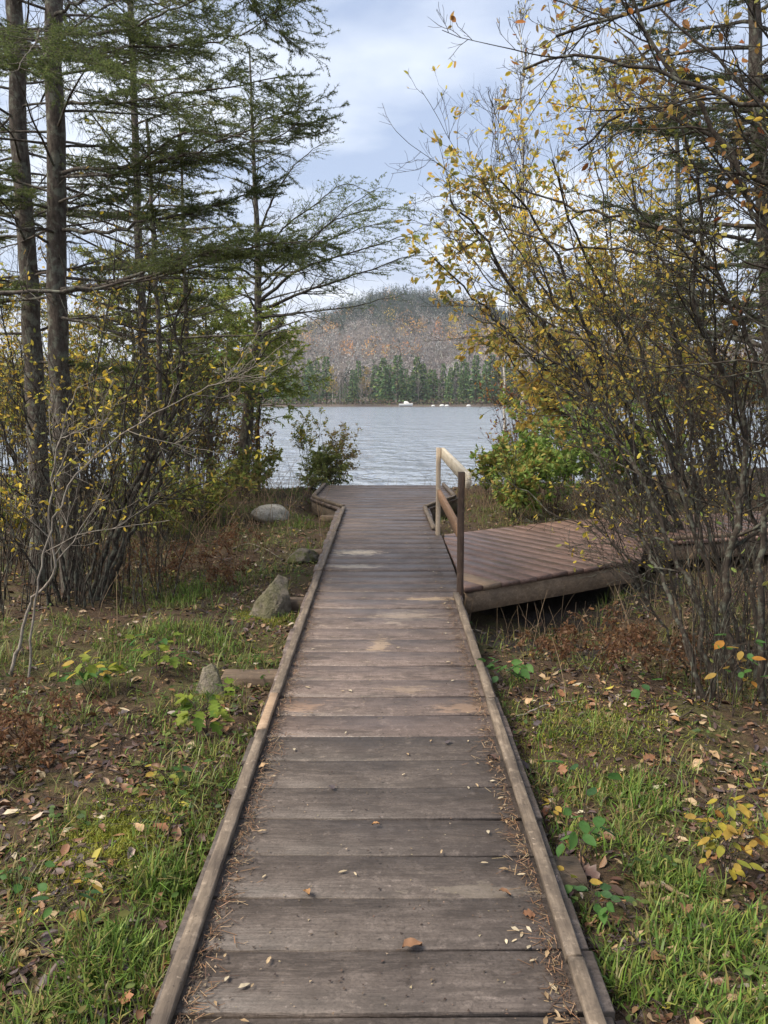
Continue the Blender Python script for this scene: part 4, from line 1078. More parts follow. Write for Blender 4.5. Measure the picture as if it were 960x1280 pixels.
def bough(root, path, r0, seed, cols, n2=44, n3=7, per=(44, 34), nl=0.021, nw=0.0042, l2=(0.14, 0.26), t2=(0.25, 1), bark='spruce_bark', bare=0.25):
    """one bough that the photograph picks out: its own part with the needles as sub-part"""
    r = np.random.default_rng(seed)
    k = 22; P = resample(path, k, 0.008, r)[None]; R = rad(k, r0, 0.003, 0.8)[None]
    mb = MB(); tubes(mb, P, R, 6)
    P2, R2 = grow(P, R, n2, t2, (38, 62), l2, 7, 0.07, (0, 0, -0.05), 0.4, 0.22, r, 0.45, 0.002); tubes(mb, P2, R2, 4)
    P3, R3 = grow(P2, R2, n3, (0.15, 1), (35, 58), (0.28, 0.5), 5, 0.08, (0, 0, 0.02), 0.6, 0.25, r, 0.4, 0.0016); tubes(mb, P3, R3, 3)
    Pd, Rd = grow(P, R, int(n2 * bare * 2), (0.08, 0.7), (40, 80), (0.08, 0.22), 5, 0.15, (0, 0, -0.2), 0.3, False, r, 0.2, 0.0016); tubes(mb, Pd, Rd, 3)
    o = mb.build('bough', bark, root, origin=path[0], smooth=True, color=False)
    fol = MB(); needles(fol, P2, per[0], nl, nw, cols, r, t=(0.2, 1)); needles(fol, P3, per[1], nl, nw, cols, r)
    tag(fol.build('needle_spray', 'needle', o), kind='stuff')
    return o

def gpt(u, v, Y): 
    p = px(u, v, Y); p[2] = float(gz(p[0], p[1])) - 0.06; return p
# two big spruces
trunk1 = [gpt(52, 740, 7.2), px(48, 600, 7.2), px(40, 400, 7.2), px(26, 200, 7.2), px(18, 0, 7.2), px(12, -260, 7.2)]
trunk2 = [gpt(92, 745, 6.8), px(82, 600, 6.8), px(72, 400, 6.8), px(70, 200, 6.8), px(66, 0, 6.8), px(60, -280, 6.8)]
s1, _, _ = conifer('spruce_tree', 'grey spruce trunk by the left edge, the farther of two that grow close together', trunk1, 0.092, 0.055, 61, 56, 1.7, (0.3, 0.99), SPRUCE, None, -0.25, dead=0.6, n2=28, n3=6, per=(36, 28), nl=0.021, nw=0.0042, rbr=0.17, lprofile=lambda t: 0.55 + 0.45 * t)
s2, _, _ = conifer('spruce_tree', 'lichen spotted spruce with long dark boughs reaching toward the boardwalk', trunk2, 0.092, 0.058, 62, 56, 1.6, (0.3, 0.99), SPRUCE, None, -0.25, dead=0.6, n2=28, n3=6, per=(36, 28), nl=0.021, nw=0.0042, rbr=0.17, lprofile=lambda t: 0.55 + 0.45 * t)
boughs = [
    [(68, 215, 6.8), (150, 208, 6.3), (230, 195, 5.9), (300, 165, 5.6), (372, 135, 5.4)],
    [(72, 222, 6.8), (160, 212, 6.2), (230, 165, 5.8), (330, 175, 5.4), (375, 150, 5.3)],
    [(70, 60, 6.8), (150, 60, 6.3), (240, 55, 5.9), (300, 45, 5.6), (350, 12, 5.4)],
    [(70, 40, 6.8), (140, 40, 6.2), (220, 10, 5.7), (290, -20, 5.4), (335, -10, 5.2)],
    [(72, 362, 6.8), (140, 353, 6.3), (215, 325, 5.9), (300, 310, 5.6), (402, 300, 5.4)],
    [(72, 366, 6.8), (150, 358, 6.4), (225, 338, 6.1), (310, 320, 5.8), (395, 318, 5.6)],
    [(70, 218, 6.8), (170, 218, 6.4), (250, 200, 6.2), (330, 165, 6.0), (382, 120, 5.9)],
    [(66, 20, 6.8), (120, -10, 6.2), (200, -40, 5.8), (280, -30, 5.5), (340, 40, 5.3)],
    [(72, 130, 6.8), (140, 130, 6.3), (210, 120, 5.9), (280, 110, 5.7), (360, 95, 5.5)],
    [(66, 90, 6.8), (20, 80, 6.2), (-30, 90, 5.8), (-70, 100, 5.5)],
    [(72, 60, 6.8), (110, 70, 6.0), (150, 90, 5.3), (190, 110, 4.8)],
    [(66, 30, 6.8), (50, 40, 6.0), (40, 60, 5.3), (20, 90, 4.7)],
    [(72, 286, 6.8), (130, 290, 6.6), (190, 275, 6.4), (260, 262, 6.3), (330, 235, 6.2)],
]
for i, b in enumerate(boughs):
    P = pth(b)
    hi = i in (0, 1, 2, 6, 8)
    bough(s2, P, 0.019 if i in (0, 4, 12) else 0.014, 70 + i, SPRUCE, n2=50, n3=8, t2=(0.45, 1.0) if i in (0, 4, 5, 12) else (0.25, 1.0), l2=(0.14, 0.28))
# long bare low limb sweeping across at row 360
bl = [(-20, 366, 6.0), (40, 366, 6.0), (110, 360, 6.0), (190, 345, 5.9), (240, 320, 5.8), (300, 300, 5.7), (370, 305, 5.6)]
bough(s1, pth(bl), 0.018, 90, SPRUCE, n2=30, t2=(0.6, 1.0), bare=0.8)
bough(s1, pth([(26, 218, 7.2), (-10, 216, 6.5), (-40, 210, 6.0)]), 0.02, 91, SPRUCE, n2=20)

# thinner conifers behind
conifer('spruce_tree', 'thin lichen covered spruce behind the two big spruces', [gpt(190, 640, 10.5), px(178, 420, 10.5), px(170, 200, 10.5), px(165, 60, 10.5), px(160, -120, 10.5)], 0.068, 0.03, 63, 64, 2.3, (0.30, 0.99), SPRUCE_L, None, -0.15, nl=0.028, nw=0.0065, n2=24, n3=4, per=(16, 14), dead=0.25, lprofile=lambda t: 1.1 - 0.5 * t)
conifer('spruce_tree', 'slim olive spruce sapling between the left trunks and the shore', [gpt(235, 630, 12), px(232, 400, 12), px(228, 250, 12), px(224, 150, 12)], 0.05, 0.012, 64, 44, 1.8, (0.25, 0.99), SPRUCE_L, None, -0.15, nl=0.028, nw=0.0065, n2=20, n3=4, per=(14, 12), dead=0.3)
conifer('spruce_tree', 'thin bare spruce stem standing left of the shore hemlock', [gpt(205, 640, 9.2), px(198, 430, 9.2), px(190, 260, 9.2), px(184, 150, 9.2)], 0.04, 0.015, 65, 30, 1.2, (0.3, 0.99), SPRUCE_L, None, -0.2, nl=0.02, nw=0.003, n2=12, n3=3, per=(10, 8), dead=0.7)
conifer('fir_tree', 'dark fir crown at the left edge behind the spruces', [gpt(-60, 640, 10), px(-60, 300, 10), px(-70, -80, 10)], 0.10, 0.04, 66, 46, 2.4, (0.35, 0.99), SPRUCE_L, None, -0.2, nl=0.028, nw=0.0065, n2=22, n3=4, per=(16, 14), dead=0.2)

# hemlock at the shore with long airy boughs to the right
hem = [gpt(300, 598, 14.6), px(312, 500, 14.6), px(322, 420, 14.6), px(322, 300, 14.6), px(316, 180, 14.6), px(312, 60, 14.6)]
hroot, hP, hR = conifer('hemlock_tree', 'shore hemlock with a stout leaning trunk and airy boughs over the lake', hem, 0.16, 0.012, 67, 46, 2.0, (0.35, 0.98), SPRUCE_L, None, -0.1, nl=0.02, nw=0.0045, n2=16, n3=3, per=(8, 7), dead=0.6, rise=(50, 85))
for i, b in enumerate([
        [(322, 398, 14.6), (370, 392, 14.2), (430, 385, 13.9), (500, 370, 13.6)],
        [(322, 390, 14.6), (380, 365, 14.2), (440, 345, 13.9), (505, 322, 13.6), (545, 318, 13.4)],
        [(322, 380, 14.6), (370, 340, 14.2), (430, 318, 13.9), (490, 300, 13.6), (530, 285, 13.4)],
        [(322, 372, 14.6), (360, 330, 14.4), (400, 290, 14.2), (440, 255, 14.0), (475, 235, 13.8)],
        [(322, 360, 14.6), (370, 315, 14.6), (420, 275, 14.5), (470, 262, 14.4), (515, 262, 14.3)],
        [(320, 340, 14.6), (350, 290, 14.6), (395, 255, 14.5), (430, 230, 14.5), (462, 240, 14.5)],
        [(320, 300, 14.6), (345, 240, 14.5), (375, 200, 14.4), (410, 175, 14.3)],
        [(322, 350, 14.6), (290, 330, 14.3), (250, 320, 14.0), (200, 325, 13.6)],
        [(322, 330, 14.6), (360, 320, 14.2), (410, 300, 13.8), (450, 285, 13.5), (500, 275, 13.3)]]):
    bare_ = i in (0, 6)
    bough(hroot, pth(b), 0.034 if i in (1, 2) else 0.024, 110 + i, [(0.15, 0.19, 0.06), (0.18, 0.22, 0.07), (0.12, 0.15, 0.055)], n2=34, n3=5, per=(14, 12) if not bare_ else (3, 2), nl=0.034, nw=0.011, l2=(0.16, 0.34), t2=(0.25, 1), bark='dark_bark', bare=0.35)

# cedar foliage low at the hemlock's foot
def cedar(label, base, h, w, seed, n=60, cols=CEDAR, name='cedar_tree', t0=0.12):
    r = np.random.default_rng(seed)
    b = np.array([base[0], base[1], float(gz(base[0], base[1])) - 0.04])
    P = resample([b, b + np.array([0.03, 0, h * 0.5]), b + np.array([0, 0, h])], 12, 0.01, r)
    root = empty(name, b, label, 'tree'); mb = MB(); R = rad(12, 0.018 * h + 0.01, 0.006)
    tubes(mb, P[None], R[None], 7); mb.build('trunk', 'spruce_bark', root, smooth=True, color=False)
    br = MB(); fol = MB()
    P1, R1 = grow(P[None], R[None], n, (t0, 1.0), (60, 95), (w / h * 0.7, w / h * 1.1), 9, 0.08, (0, 0, 0.25), 0.3, False, r, 0.65, 0.004); tubes(br, P1, R1, 4)
    P2, R2 = grow(P1, R1, 13, (0.2, 1), (30, 55), (0.2, 0.4), 5, 0.1, (0, 0, -0.3), 0.5, 0.3, r, 0.5, 0.0025); tubes(br, P2, R2, 3)
    br.build('branch', 'twig', root, smooth=True, color=False)
    pos, d = along(P2, 20 if h > 1.5 else 13, (0.1, 1), r); d = nrm(d + r.normal(0, 0.45, d.shape))
    leaves(fol, pos, d, r.uniform(0.035, 0.085, len(pos)) * (1.0 if h > 1.5 else 0.7), pal(cols, len(pos), r, 0.3), LEAF4, r, 0.3, None, 0.6)
    tag(fol.build('foliage', 'needle', root), kind='stuff'); return root
cedar('soft light green cedar beside the shore hemlock', (px(322, 600, 15.3)[0], 15.3), 3.2, 2.0, 131, 90, t0=0.42)
cedar('yellow green cedar behind the left thicket', (px(262, 600, 13.6)[0], 13.6), 3.5, 1.9, 132, 85, t0=0.35)
cedar('mossy green young cedar in the left woods', (px(170, 600, 12.0)[0], 12.0), 3.4, 1.7, 133, 75, SPRUCE_L + CEDAR, t0=0.3)
# conifers on the right
conifer('fir_tree', 'dark tall fir filling the upper right behind the boughs', [gpt(985, 640, 9.5), px(960, 350, 9.5), px(945, 100, 9.5), px(940, -200, 9.5)], 0.13, 0.05, 68, 70, 2.6, (0.3, 0.99), [(0.06, 0.085, 0.03), (0.08, 0.105, 0.035), (0.05, 0.07, 0.03)], None, -0.25, nl=0.03, nw=0.008, n2=34, n3=5, per=(22, 18), dead=0.0, lprofile=lambda t: 1.0 - 0.35 * t)
conifer('fir_tree', 'small dark fir at the shore between birch and thicket', [gpt(735, 560, 19), px(735, 450, 19), px(733, 300, 19)], 0.09, 0.02, 69, 50, 1.7, (0.1, 0.99), SPRUCE + SPRUCE_L, None, -0.2, nl=0.03, nw=0.007, n2=18, n3=3, per=(12, 10))
conifer('fir_tree', 'second dark fir deeper in the right hand woods', [gpt(850, 560, 16), px(850, 350, 16), px(845, 120, 16)], 0.11, 0.03, 70, 56, 2.2, (0.15, 0.99), SPRUCE, None, -0.2, nl=0.03, nw=0.006, n2=20, n3=4, per=(12, 10))

# ---- left thicket: alder stems round the foot of the spruces
L_paths = [
    [(118, 748, 6.4), (160, 640, 6.4), (205, 540, 6.4), (228, 450, 6.4), (215, 410, 6.4), (238, 362, 6.4)],
    [(110, 748, 6.5), (145, 650, 6.5), (192, 560, 6.5), (214, 440, 6.5), (185, 415, 6.5), (140, 400, 6.4)],
    [(125, 745, 6.3), (175, 620, 6.2), (245, 535, 6.1), (300, 468, 6.0), (352, 418, 5.9)],
    [(75, 748, 6.4), (42, 640, 6.3), (12, 560, 6.2), (-25, 450, 6.1)],
    [(84, 748, 6.5), (62, 620, 6.4), (22, 480, 6.3), (0, 380, 6.2)],
    [(95, 745, 6.3), (100, 600, 6.3), (118, 480, 6.3), (140, 350, 6.3), (150, 240, 6.3)],
    [(104, 748, 6.6), (138, 600, 6.6), (165, 480, 6.6), (192, 330, 6.6), (200, 210, 6.6)],
    [(68, 748, 6.2), (25, 680, 6.0), (-30, 600, 5.9)],
    [(130, 745, 6.6), (165, 660, 6.7), (200, 600, 6.8), (222, 520, 6.9), (225, 440, 7.0), (245, 300, 7.0)],
    [(100, 748, 6.1), (125, 660, 6.0), (150, 560, 5.9), (155, 470, 5.8), (120, 420, 5.7)],
    [(90, 748, 6.1), (70, 650, 6.0), (60, 540, 5.9), (20, 430, 5.8)],
]
shrub_from('alder_shrub', 'many stemmed dark shrub with scattered yellow leaves at the foot of the spruces', 'shrub', L_paths, px(100, 748, 6.4), 400, 'alder_bark', YEL + OLIVE,
           radii=[0.034, 0.026, 0.015, 0.018, 0.018, 0.014, 0.016, 0.014, 0.022, 0.010, 0.012], n1=16, n2=6, n3=3, nleaf=0.34, lsize=(0.03, 0.05), l1=(0.2, 0.45), ang1=(22, 60), wob=0.012)
root = empty('sucker_clump', root_at(px(120, 748, 6.4)), 'thin upright shoots crowding the foot of the two spruces', 'shrub')
mb = MB()
for i in range(110):
    b = px(r_.uniform(-20, 215), 745, r_.uniform(6.0, 7.6)); b[2] = float(gz(b[0], b[1])) - 0.03
    h = r_.uniform(0.5, 2.2); lean = r_.normal(0.08, 0.22, 2)
    P = resample([b, b + np.array([lean[0] * h * 0.4, lean[1] * h * 0.4, h * 0.55]), b + np.array([lean[0] * h, lean[1] * h, h])], 8, 0.01, r_)[None]
    R = rad(8, r_.uniform(0.004, 0.009), 0.002)[None]; mb = MB(); tubes(mb, P, R, 4)
    P1, R1 = grow(P, R, 5, (0.3, 1), (20, 55), (0.2, 0.5), 5, 0.15, (0, 0, 0.2), 0.6, r=r_, rmin=0.0015); tubes(mb, P1, R1, 3)
    mb.build('shoot', 'alder_bark', root, origin=b, smooth=True, color=False)
# pale birch saplings at the left edge
for i, (lab, pts) in enumerate((('crooked pale grey sapling bending over the leaf litter at the left edge', [(12, 870, 4.7), (25, 800, 4.7), (38, 755, 4.7), (66, 716, 4.6), (62, 650, 4.6), (72, 560, 4.6), (100, 480, 4.6)]),
                                ('straight pale barked sapling next to the crooked one', [(36, 868, 4.5), (40, 790, 4.5), (52, 700, 4.5), (85, 610, 4.5), (130, 560, 4.5), (215, 505, 4.5), (290, 470, 4.5)]))):
    P = pth(pts); P[0][2] = float(gz(P[0][0], P[0][1])) - 0.04
    root = empty('birch_sapling', P[0], lab, 'sapling'); fol = MB()
    stem_part(root, P, 0.012 - 0.004 * i, 0.002, 430 + i, 'paletwig', 12, 5, 3, YEL, 0.35, (0.025, 0.042), (0.18, 0.4), foliage=fol, t1=(0.35, 1))
    tag(fol.build('foliage', 'leaf', root), kind='stuff')
# background brush on the left
for (u, Y, h, sp, n, sd, lc, nl, lab) in (
        (20, 9.5, 2.6, 1.0, 11, 41, YEL + OLIVE, 0.35, 'yellow speckled shrub at the left edge behind the spruces'),
        (120, 9.8, 2.8, 1.0, 11, 42, YEL + GOLD, 0.35, 'yellow leaved shrub behind the two spruce trunks'),
        (215, 10.6, 2.4, 0.9, 10, 43, OLIVE + GREEN, 0.5, 'olive green shrub left of the hemlock trunk'),
        (255, 12.6, 2.2, 0.8, 10, 44, OLIVE + BROWN, 0.2, 'grey twiggy shrub in front of the hemlock trunk'),
        (320, 15.2, 1.6, 0.7, 8, 45, RUST + OLIVE, 0.15, 'sparse shrub with tiny red leaves at the left shoreline'),
        (60, 14.5, 3.4, 1.2, 11, 46, OLIVE + YEL, 0.5, 'pale olive shrub near the water left of the hemlock'),
        (250, 10.2, 0.75, 0.7, 12, 48, CEDAR + OLIVE, 0.9, 'knee high yellow green shrub in front of the hemlock'),
        (180, 9.0, 0.9, 0.7, 12, 49, CEDAR + OLIVE, 0.8, 'low leafy green shrub behind the rust bracken'),
        (300, 12.6, 0.7, 0.7, 12, 50, CEDAR + OLIVE, 0.9, 'low olive shrub on the bank near the pale boulder'),
        (10, 8.0, 0.9, 0.7, 10, 51, CEDAR + YEL, 0.9, 'low yellow green shrub at the left edge under the spruces'),
        (40, 13.0, 2.0, 1.0, 14, 52, CEDAR + YEL + OLIVE, 1.0, 'dense yellow green brush screening the lake by the left edge'),
        (110, 13.4, 2.1, 1.0, 14, 53, CEDAR + OLIVE, 1.0, 'dense pale green brush between the two spruces and the water'),
        (185, 13.2, 2.0, 1.0, 14, 54, CEDAR + YEL + OLIVE, 1.0, 'dense olive brush right of the spruce trunks by the water'),
        (240, 14.0, 1.9, 0.9, 13, 55, CEDAR + OLIVE + BROWN, 0.8, 'brownish green brush just left of the hemlock trunk'),
        (-30, 12.0, 2.3, 1.0, 12, 56, CEDAR + YEL, 0.9, 'yellow green brush cut by the left frame edge'),
        (290, 15.4, 1.2, 0.7, 10, 57, OLIVE + BROWN, 0.6, 'low tan brush at the water edge under the hemlock'),
        (160, 15.0, 3.2, 1.2, 11, 47, OLIVE + CEDAR, 0.6, 'green brown shrub by the shore deep in the left woods')):
    shrub('understory_shrub', lab, 'shrub', (px(u, 640, Y)[0], Y), h, sp, n, sd, 'twig', lc, nl * 1.6, (0.04, 0.07), 0.012, 10, 5, 3, 'shrubs in the left woods')
# little evergreen with brown shrub on the shore by the landing
cedar('small bushy evergreen at the landing corner', (px(404, 606, 13.9)[0], 13.9), 0.70, 0.62, 141, 80, [(0.30, 0.36, 0.11), (0.36, 0.40, 0.13), (0.24, 0.30, 0.10), (0.40, 0.38, 0.15)], 'evergreen_bush')
shrub('brown_shrub', 'brown leaved shrub growing out of the small evergreen by the landing', 'shrub', (px(418, 606, 14.2)[0], 14.2), 1.0, 0.45, 14, 142, 'twig', OLIVE + [(0.30, 0.20, 0.11), (0.36, 0.26, 0.13)], 1.5, (0.03, 0.055), 0.007, 7, 4, 3)
shrub('yellow_shrub', 'thin shrub with yellow green tuft left of the small evergreen', 'shrub', (px(392, 606, 14.2)[0], 14.2), 1.15, 0.32, 7, 143, 'twig', OLIVE + GREEN + YEL, 1.8, (0.03, 0.05), 0.007, 6, 4, 3, None, (-0.08, 0), (0.6, 1))

# ================================================================== GROUND COVER
PATCH = [(232, 748, 0.45, 1.0), (200, 800, 0.45, 0.7), (300, 640, 0.6, 0.8), (390, 655, 0.5, 0.8), (300, 680, 0.5, 0.4), (275, 935, 0.30, 0.7), (330, 905, 0.16, 0.9), (300, 985, 0.16, 0.9), (150, 1045, 0.16, 0.9), (215, 1130, 0.22, 1.0),
         (150, 1200, 0.22, 1.0), (100, 1250, 0.2, 0.8), (40, 1225, 0.2, 0.5), (250, 1060, 0.14, 0.7), (120, 880, 0.4, 0.35), (200, 900, 0.35, 0.5), (850, 1110, 0.28, 0.9), (900, 1190, 0.26, 1.0), (800, 1000, 0.25, 0.9), (720, 980, 0.2, 0.6),
         (650, 860, 0.2, 0.8), (780, 1240, 0.2, 0.9), (690, 925, 0.2, 0.5), (880, 1260, 0.3, 0.9), (720, 1150, 0.12, 0.8), (650, 800, 0.2, 0.2), (760, 890, 0.3, 0.4), (860, 960, 0.25, 0.3), (620, 640, 0.8, 0.5), (200, 650, 1.2, 0.6), (120, 640, 1.2, 0.5), (640, 625, 1.2, 0.5), (340, 620, 1.0, 0.8), (160, 830, 0.45, 0.7), (60, 800, 0.5, 0.5), (260, 800, 0.4, 0.8), (330, 830, 0.25, 0.8), (370, 780, 0.3, 0.6), (300, 720, 0.5, 0.6), (90, 1150, 0.25, 0.6), (230, 1000, 0.2, 0.7), (280, 1080, 0.15, 0.9), (700, 880, 0.3, 0.6), (830, 920, 0.3, 0.5), (760, 1060, 0.25, 0.7), (930, 1040, 0.3, 0.6), (400, 690, 0.3, 0.6), (200, 960, 0.3, 0.4)]
PC = np.array([list(gpx(u, v)[:2]) + [rr, w] for (u, v, rr, w) in PATCH])
def mudf(x, y): return np.exp(-(((x - 1.1) / 0.5) ** 2 + ((y - 5.8) / 0.6) ** 2))
BARE = [gpx(u, v)[:2] for (u, v) in ((40, 930), (110, 960), (30, 1020), (60, 1130), (110, 1100), (20, 880), (680, 890), (760, 880), (850, 900), (930, 950), (690, 850), (800, 850), (900, 1000), (330, 790), (360, 820), (150, 940), (240, 690), (330, 710))]
def bare(x, y):
    g = np.zeros(np.shape(x))
    for (a, b) in BARE: g = np.maximum(g, np.exp(-(((x - a) ** 2 + (y - b) ** 2) / (0.05 * b) ** 2)))
    return g
def green(x, y):
    g = np.zeros(np.shape(x))
    for (a, b, rr, w) in PC: g = np.maximum(g, w * np.exp(-(((x - a) ** 2 + (y - b) ** 2) / rr ** 2)))
    return g
def free(x, y):
    """not under a timber"""
    on = (np.abs(x) < 0.63) & (y < 10.7)
    on |= (np.abs(x) < 1.08) & (y >= 10.5) & (y < 13.2)
    q = (y - 6.26) - 0.69 * np.minimum(x - 0.62, 1.75) - 0.3 * np.maximum(x - 2.6, 0)
    q2 = (y - 9.0) - 0.58 * np.minimum(x - 0.62, 1.6) - 0.3 * np.maximum(x - 2.3, 0)
    on |= (x > 0.6) & (q > -0.02) & (q2 < 0.05)
    return ~on
def scatter(n, r, ymax=16.5, p=2.2, ymin=1.3):
    y = ymin + (ymax - ymin) * r.random(n) ** p
    x = r.uniform(-1, 1, n) * (0.54 * y + 0.6)
    ok = free(x, y) & (y < shore(x) - 0.2)
    return x[ok], y[ok]
def gnormal(x, y, e=0.02):
    return nrm(np.stack([-(gz(x + e, y) - gz(x - e, y)) / (2 * e), -(gz(x, y + e) - gz(x, y - e)) / (2 * e), np.ones_like(x)], -1))
def grass(mb, x, y, h, cols, r, w=0.0045, lean=0.55):
    n = len(x); z = gz(x, y) - 0.005
    a = r.uniform(0, 2 * pi, n); ln = np.abs(r.normal(0, lean, n)) + 0.12
    d = np.stack([np.cos(a) * ln, np.sin(a) * ln, np.ones(n)], 1); d = nrm(d)
    s = np.stack([-np.sin(a), np.cos(a), np.zeros(n)], 1) * w
    s = s * r.uniform(0.6, 1.3, n)[:, None]
    b = np.stack([x, y, z], 1); m = b + d * (h * 0.55)[:, None]
    d2 = nrm(d + np.stack([np.cos(a) * ln, np.sin(a) * ln, -0.55 * np.ones(n) * ln], 1)); t = m + d2 * (h * 0.55)[:, None]
    V = np.stack([b - s, b + s, m + s * 0.75, m - s * 0.75, t], 1).reshape(-1, 3); o = (np.arange(n) * 5)[:, None]
    mb.add(V, tris=o + np.array([[3, 2, 4]]), quads=o + np.array([[0, 1, 2, 3]]), col=np.repeat(cols, 5, 0))
G_FRESH = [(0.095, 0.165, 0.028), (0.13, 0.21, 0.036), (0.07, 0.12, 0.024), (0.19, 0.23, 0.05)]
G_DRY = [(0.19, 0.165, 0.055), (0.25, 0.19, 0.08), (0.13, 0.135, 0.04), (0.105, 0.125, 0.033)]
def ground_cover():
    r = np.random.default_rng(9)
    mb = MB()
    x, y = scatter(420000, r, 16.5, 1.9)
    g = green(x, y); cl = fbm(x * 5, y * 5, 81, 3)
    p = np.clip(g * 1.2 * sstep(0.38, 0.60, cl + 0.12 * g) + 0.30 * sstep(0.42, 0.58, fbm(x * 1.6, y * 1.6, 91, 3)) * sstep(0.40, 0.56, cl), 0, 1) * (1 - 0.9 * mudf(x, y))
    k = r.random(len(x)) < p * 0.75 * (1 - 0.85 * bare(x, y))
    x, y, g = x[k], y[k], g[k]
    fresh = r.random(len(x)) < (0.35 + 0.6 * g)
    col = np.where(fresh[:, None], pal(G_FRESH, len(x), r), pal(G_DRY, len(x), r))
    h = r.uniform(0.03, 0.085, len(x)) * (0.6 + 0.6 * g) * (1 + 0.06 * np.maximum(y - 4, 0))
    grass(mb, x, y, h, col, r, 0.0022 + 0.00028 * 6)
    tag(mb.build('grass', 'grass'), 'short green grass tufts among the fallen leaves', None, None, 'stuff')
    # long thin autumn grass, straw and olive, arching over everything
    mb = MB(); x, y = scatter(300000, r, 11, 1.5, 1.8); cl = fbm(x * 3.1 + 5, y * 3.1, 15, 3); g = green(x, y)
    wx, wy = x + 0.02 * np.sin(y * 70), y + 0.02 * np.sin(x * 63); cx, cy = np.floor(wx / 0.06), np.floor(wy / 0.06); tuft = hash2(cx, cy, 3)                       # grows in tufts
    p = sstep(0.38, 0.58, cl + 0.15 * g) * (tuft > 0.62) * (1 - mudf(x, y)) * np.where(x < 0, 1.0, 0.75) * sstep(3.6, 2.6, np.abs(x) - 0.1 * y)
    k = r.random(len(x)) < p * 0.8 * (1 - 0.92 * bare(x, y)); x, y, g, tuft = x[k], y[k], g[k], tuft[k]; n = len(x)
    fresh = r.random(n) < 0.25 + 0.6 * g
    col = np.where(fresh[:, None], pal(G_FRESH, n, r), pal(G_DRY + [(0.17, 0.17, 0.06), (0.20, 0.19, 0.08)], n, r))
    grass(mb, x, y, r.uniform(0.04, 0.13, n) * (0.5 + 2.2 * (tuft - 0.62)) * 1.3 * (0.75 + 0.04 * y), col * (0.75 + 0.9 * (tuft[:, None] - 0.62)), r, 0.0013 + 0.00022 * 5, 0.85)
    tag(mb.build('long_grass', 'grass'), 'long thin straw coloured grass arching over the forest floor', None, None, 'stuff')
    # moss cushions: very short dense yellow green growth
    mb = MB()
    for (u, v, sx, n) in ((150, 1045, 0.15, 5000), (385, 768, 0.10, 0), (318, 772, 0.07, 1500), (350, 778, 0.08, 900), (262, 872, 0.06, 700), (640, 1000, 0.10, 0), (120, 1075, 0.12, 2500), (770, 905, 0.2, 2500), (700, 935, 0.2, 2000), (430, 640, 0.3, 0)):
        if n == 0: continue
        c = gpx(u, v); x = r.normal(c[0], sx, n); y = r.normal(c[1], sx * 1.1, n); ok = free(x, y); x, y = x[ok], y[ok]
        grass(mb, x, y, r.uniform(0.012, 0.035, len(x)), pal([(0.20, 0.21, 0.03), (0.26, 0.26, 0.045), (0.14, 0.16, 0.025)], len(x), r), r, 0.003, 0.7)
    tag(mb.build('moss', 'grass'), 'yellow green moss cushions on the forest floor', None, None, 'stuff')
    # low broad leaved herbs
    mb = MB(); x, y = scatter(3800, r, 13, 1.7); k = r.random(len(x)) < sstep(0.4, 0.6, fbm(x * 1.4 + 9, y * 1.4, 44, 3)) * (1 - mudf(x, y)); x, y = x[k], y[k]
    n = len(x) * 5; xx = np.repeat(x, 5) + r.normal(0, 0.03, n); yy = np.repeat(y, 5) + r.normal(0, 0.03, n)
    a = r.uniform(0, 2 * pi, n); d = np.stack([np.cos(a), np.sin(a), r.uniform(-0.1, 0.5, n)], 1)
    leaves(mb, np.stack([xx, yy, gz(xx, yy) + r.uniform(0.01, 0.06, n)], 1), d, r.uniform(0.018, 0.042, n), pal([(0.10, 0.16, 0.045), (0.14, 0.19, 0.05), (0.20, 0.20, 0.06), (0.07, 0.12, 0.04)], n, r, 0.3), LEAF6, r, 0.1, 0.5, 1.2)
    tag(mb.build('ground_herbs', 'leaf'), 'low broad leaved herbs dotted over the forest floor', None, None, 'stuff')
    # leaf litter
    mb = MB()
    x, y = scatter(80000, r, 16.0, 2.0)
    g = green(x, y); keep = r.random(len(x)) < (1.0 - 0.6 * np.clip(g, 0, 1)) * (0.25 + 0.95 * sstep(0.34, 0.54, fbm(x * 2.2, y * 2.2, 95, 4)))
    keep |= r.random(len(x)) < 0.9 * bare(x, y)
    keep &= r.random(len(x)) > 0.85 * mudf(x, y)
    x, y = x[keep], y[keep]; n = len(x)
    nn = nrm(gnormal(x, y) + r.normal(0, 0.24, (n, 3)))
    a = r.normal(0, 1, (n, 3)); d = nrm(a - (a * nn).sum(1, keepdims=True) * nn); s = np.cross(nn, d)
    size = (0.012 + 0.045 * r.random(n) ** 1.4) * (1 + 0.03 * y); wd = r.uniform(0.7, 1.25, n)
    cols = pal([(0.11, 0.055, 0.030), (0.16, 0.082, 0.04), (0.07, 0.040, 0.026), (0.21, 0.125, 0.065), (0.05, 0.032, 0.027), (0.075, 0.052, 0.047), (0.26, 0.185, 0.11), (0.055, 0.040, 0.040), (0.09, 0.045, 0.027)], n, r, 0.3)
    ra = r.random(n)
    cols[ra < 0.035] = pal([(0.36, 0.30, 0.22)], int((ra < 0.035).sum()), r); cols[(ra > 0.965)] = pal(RUST + YEL, int((ra > 0.965).sum()), r) * 0.55
    V, T, Q = LEAF6; V = V.copy(); V[:, 2] *= 2.2
    base = np.stack([x, y, gz(x, y) + r.uniform(0.000, 0.014, n)], 1)
    cu = r.uniform(-1.2, 1.6, n)
    X = base[:, None] + size[:, None, None] * (V[None, :, 0:1] * d[:, None] + V[None, :, 1:2] * s[:, None] * wd[:, None, None] + V[None, :, 2:3] * nn[:, None] * cu[:, None, None])
    o = (np.arange(n) * 6)[:, None, None]
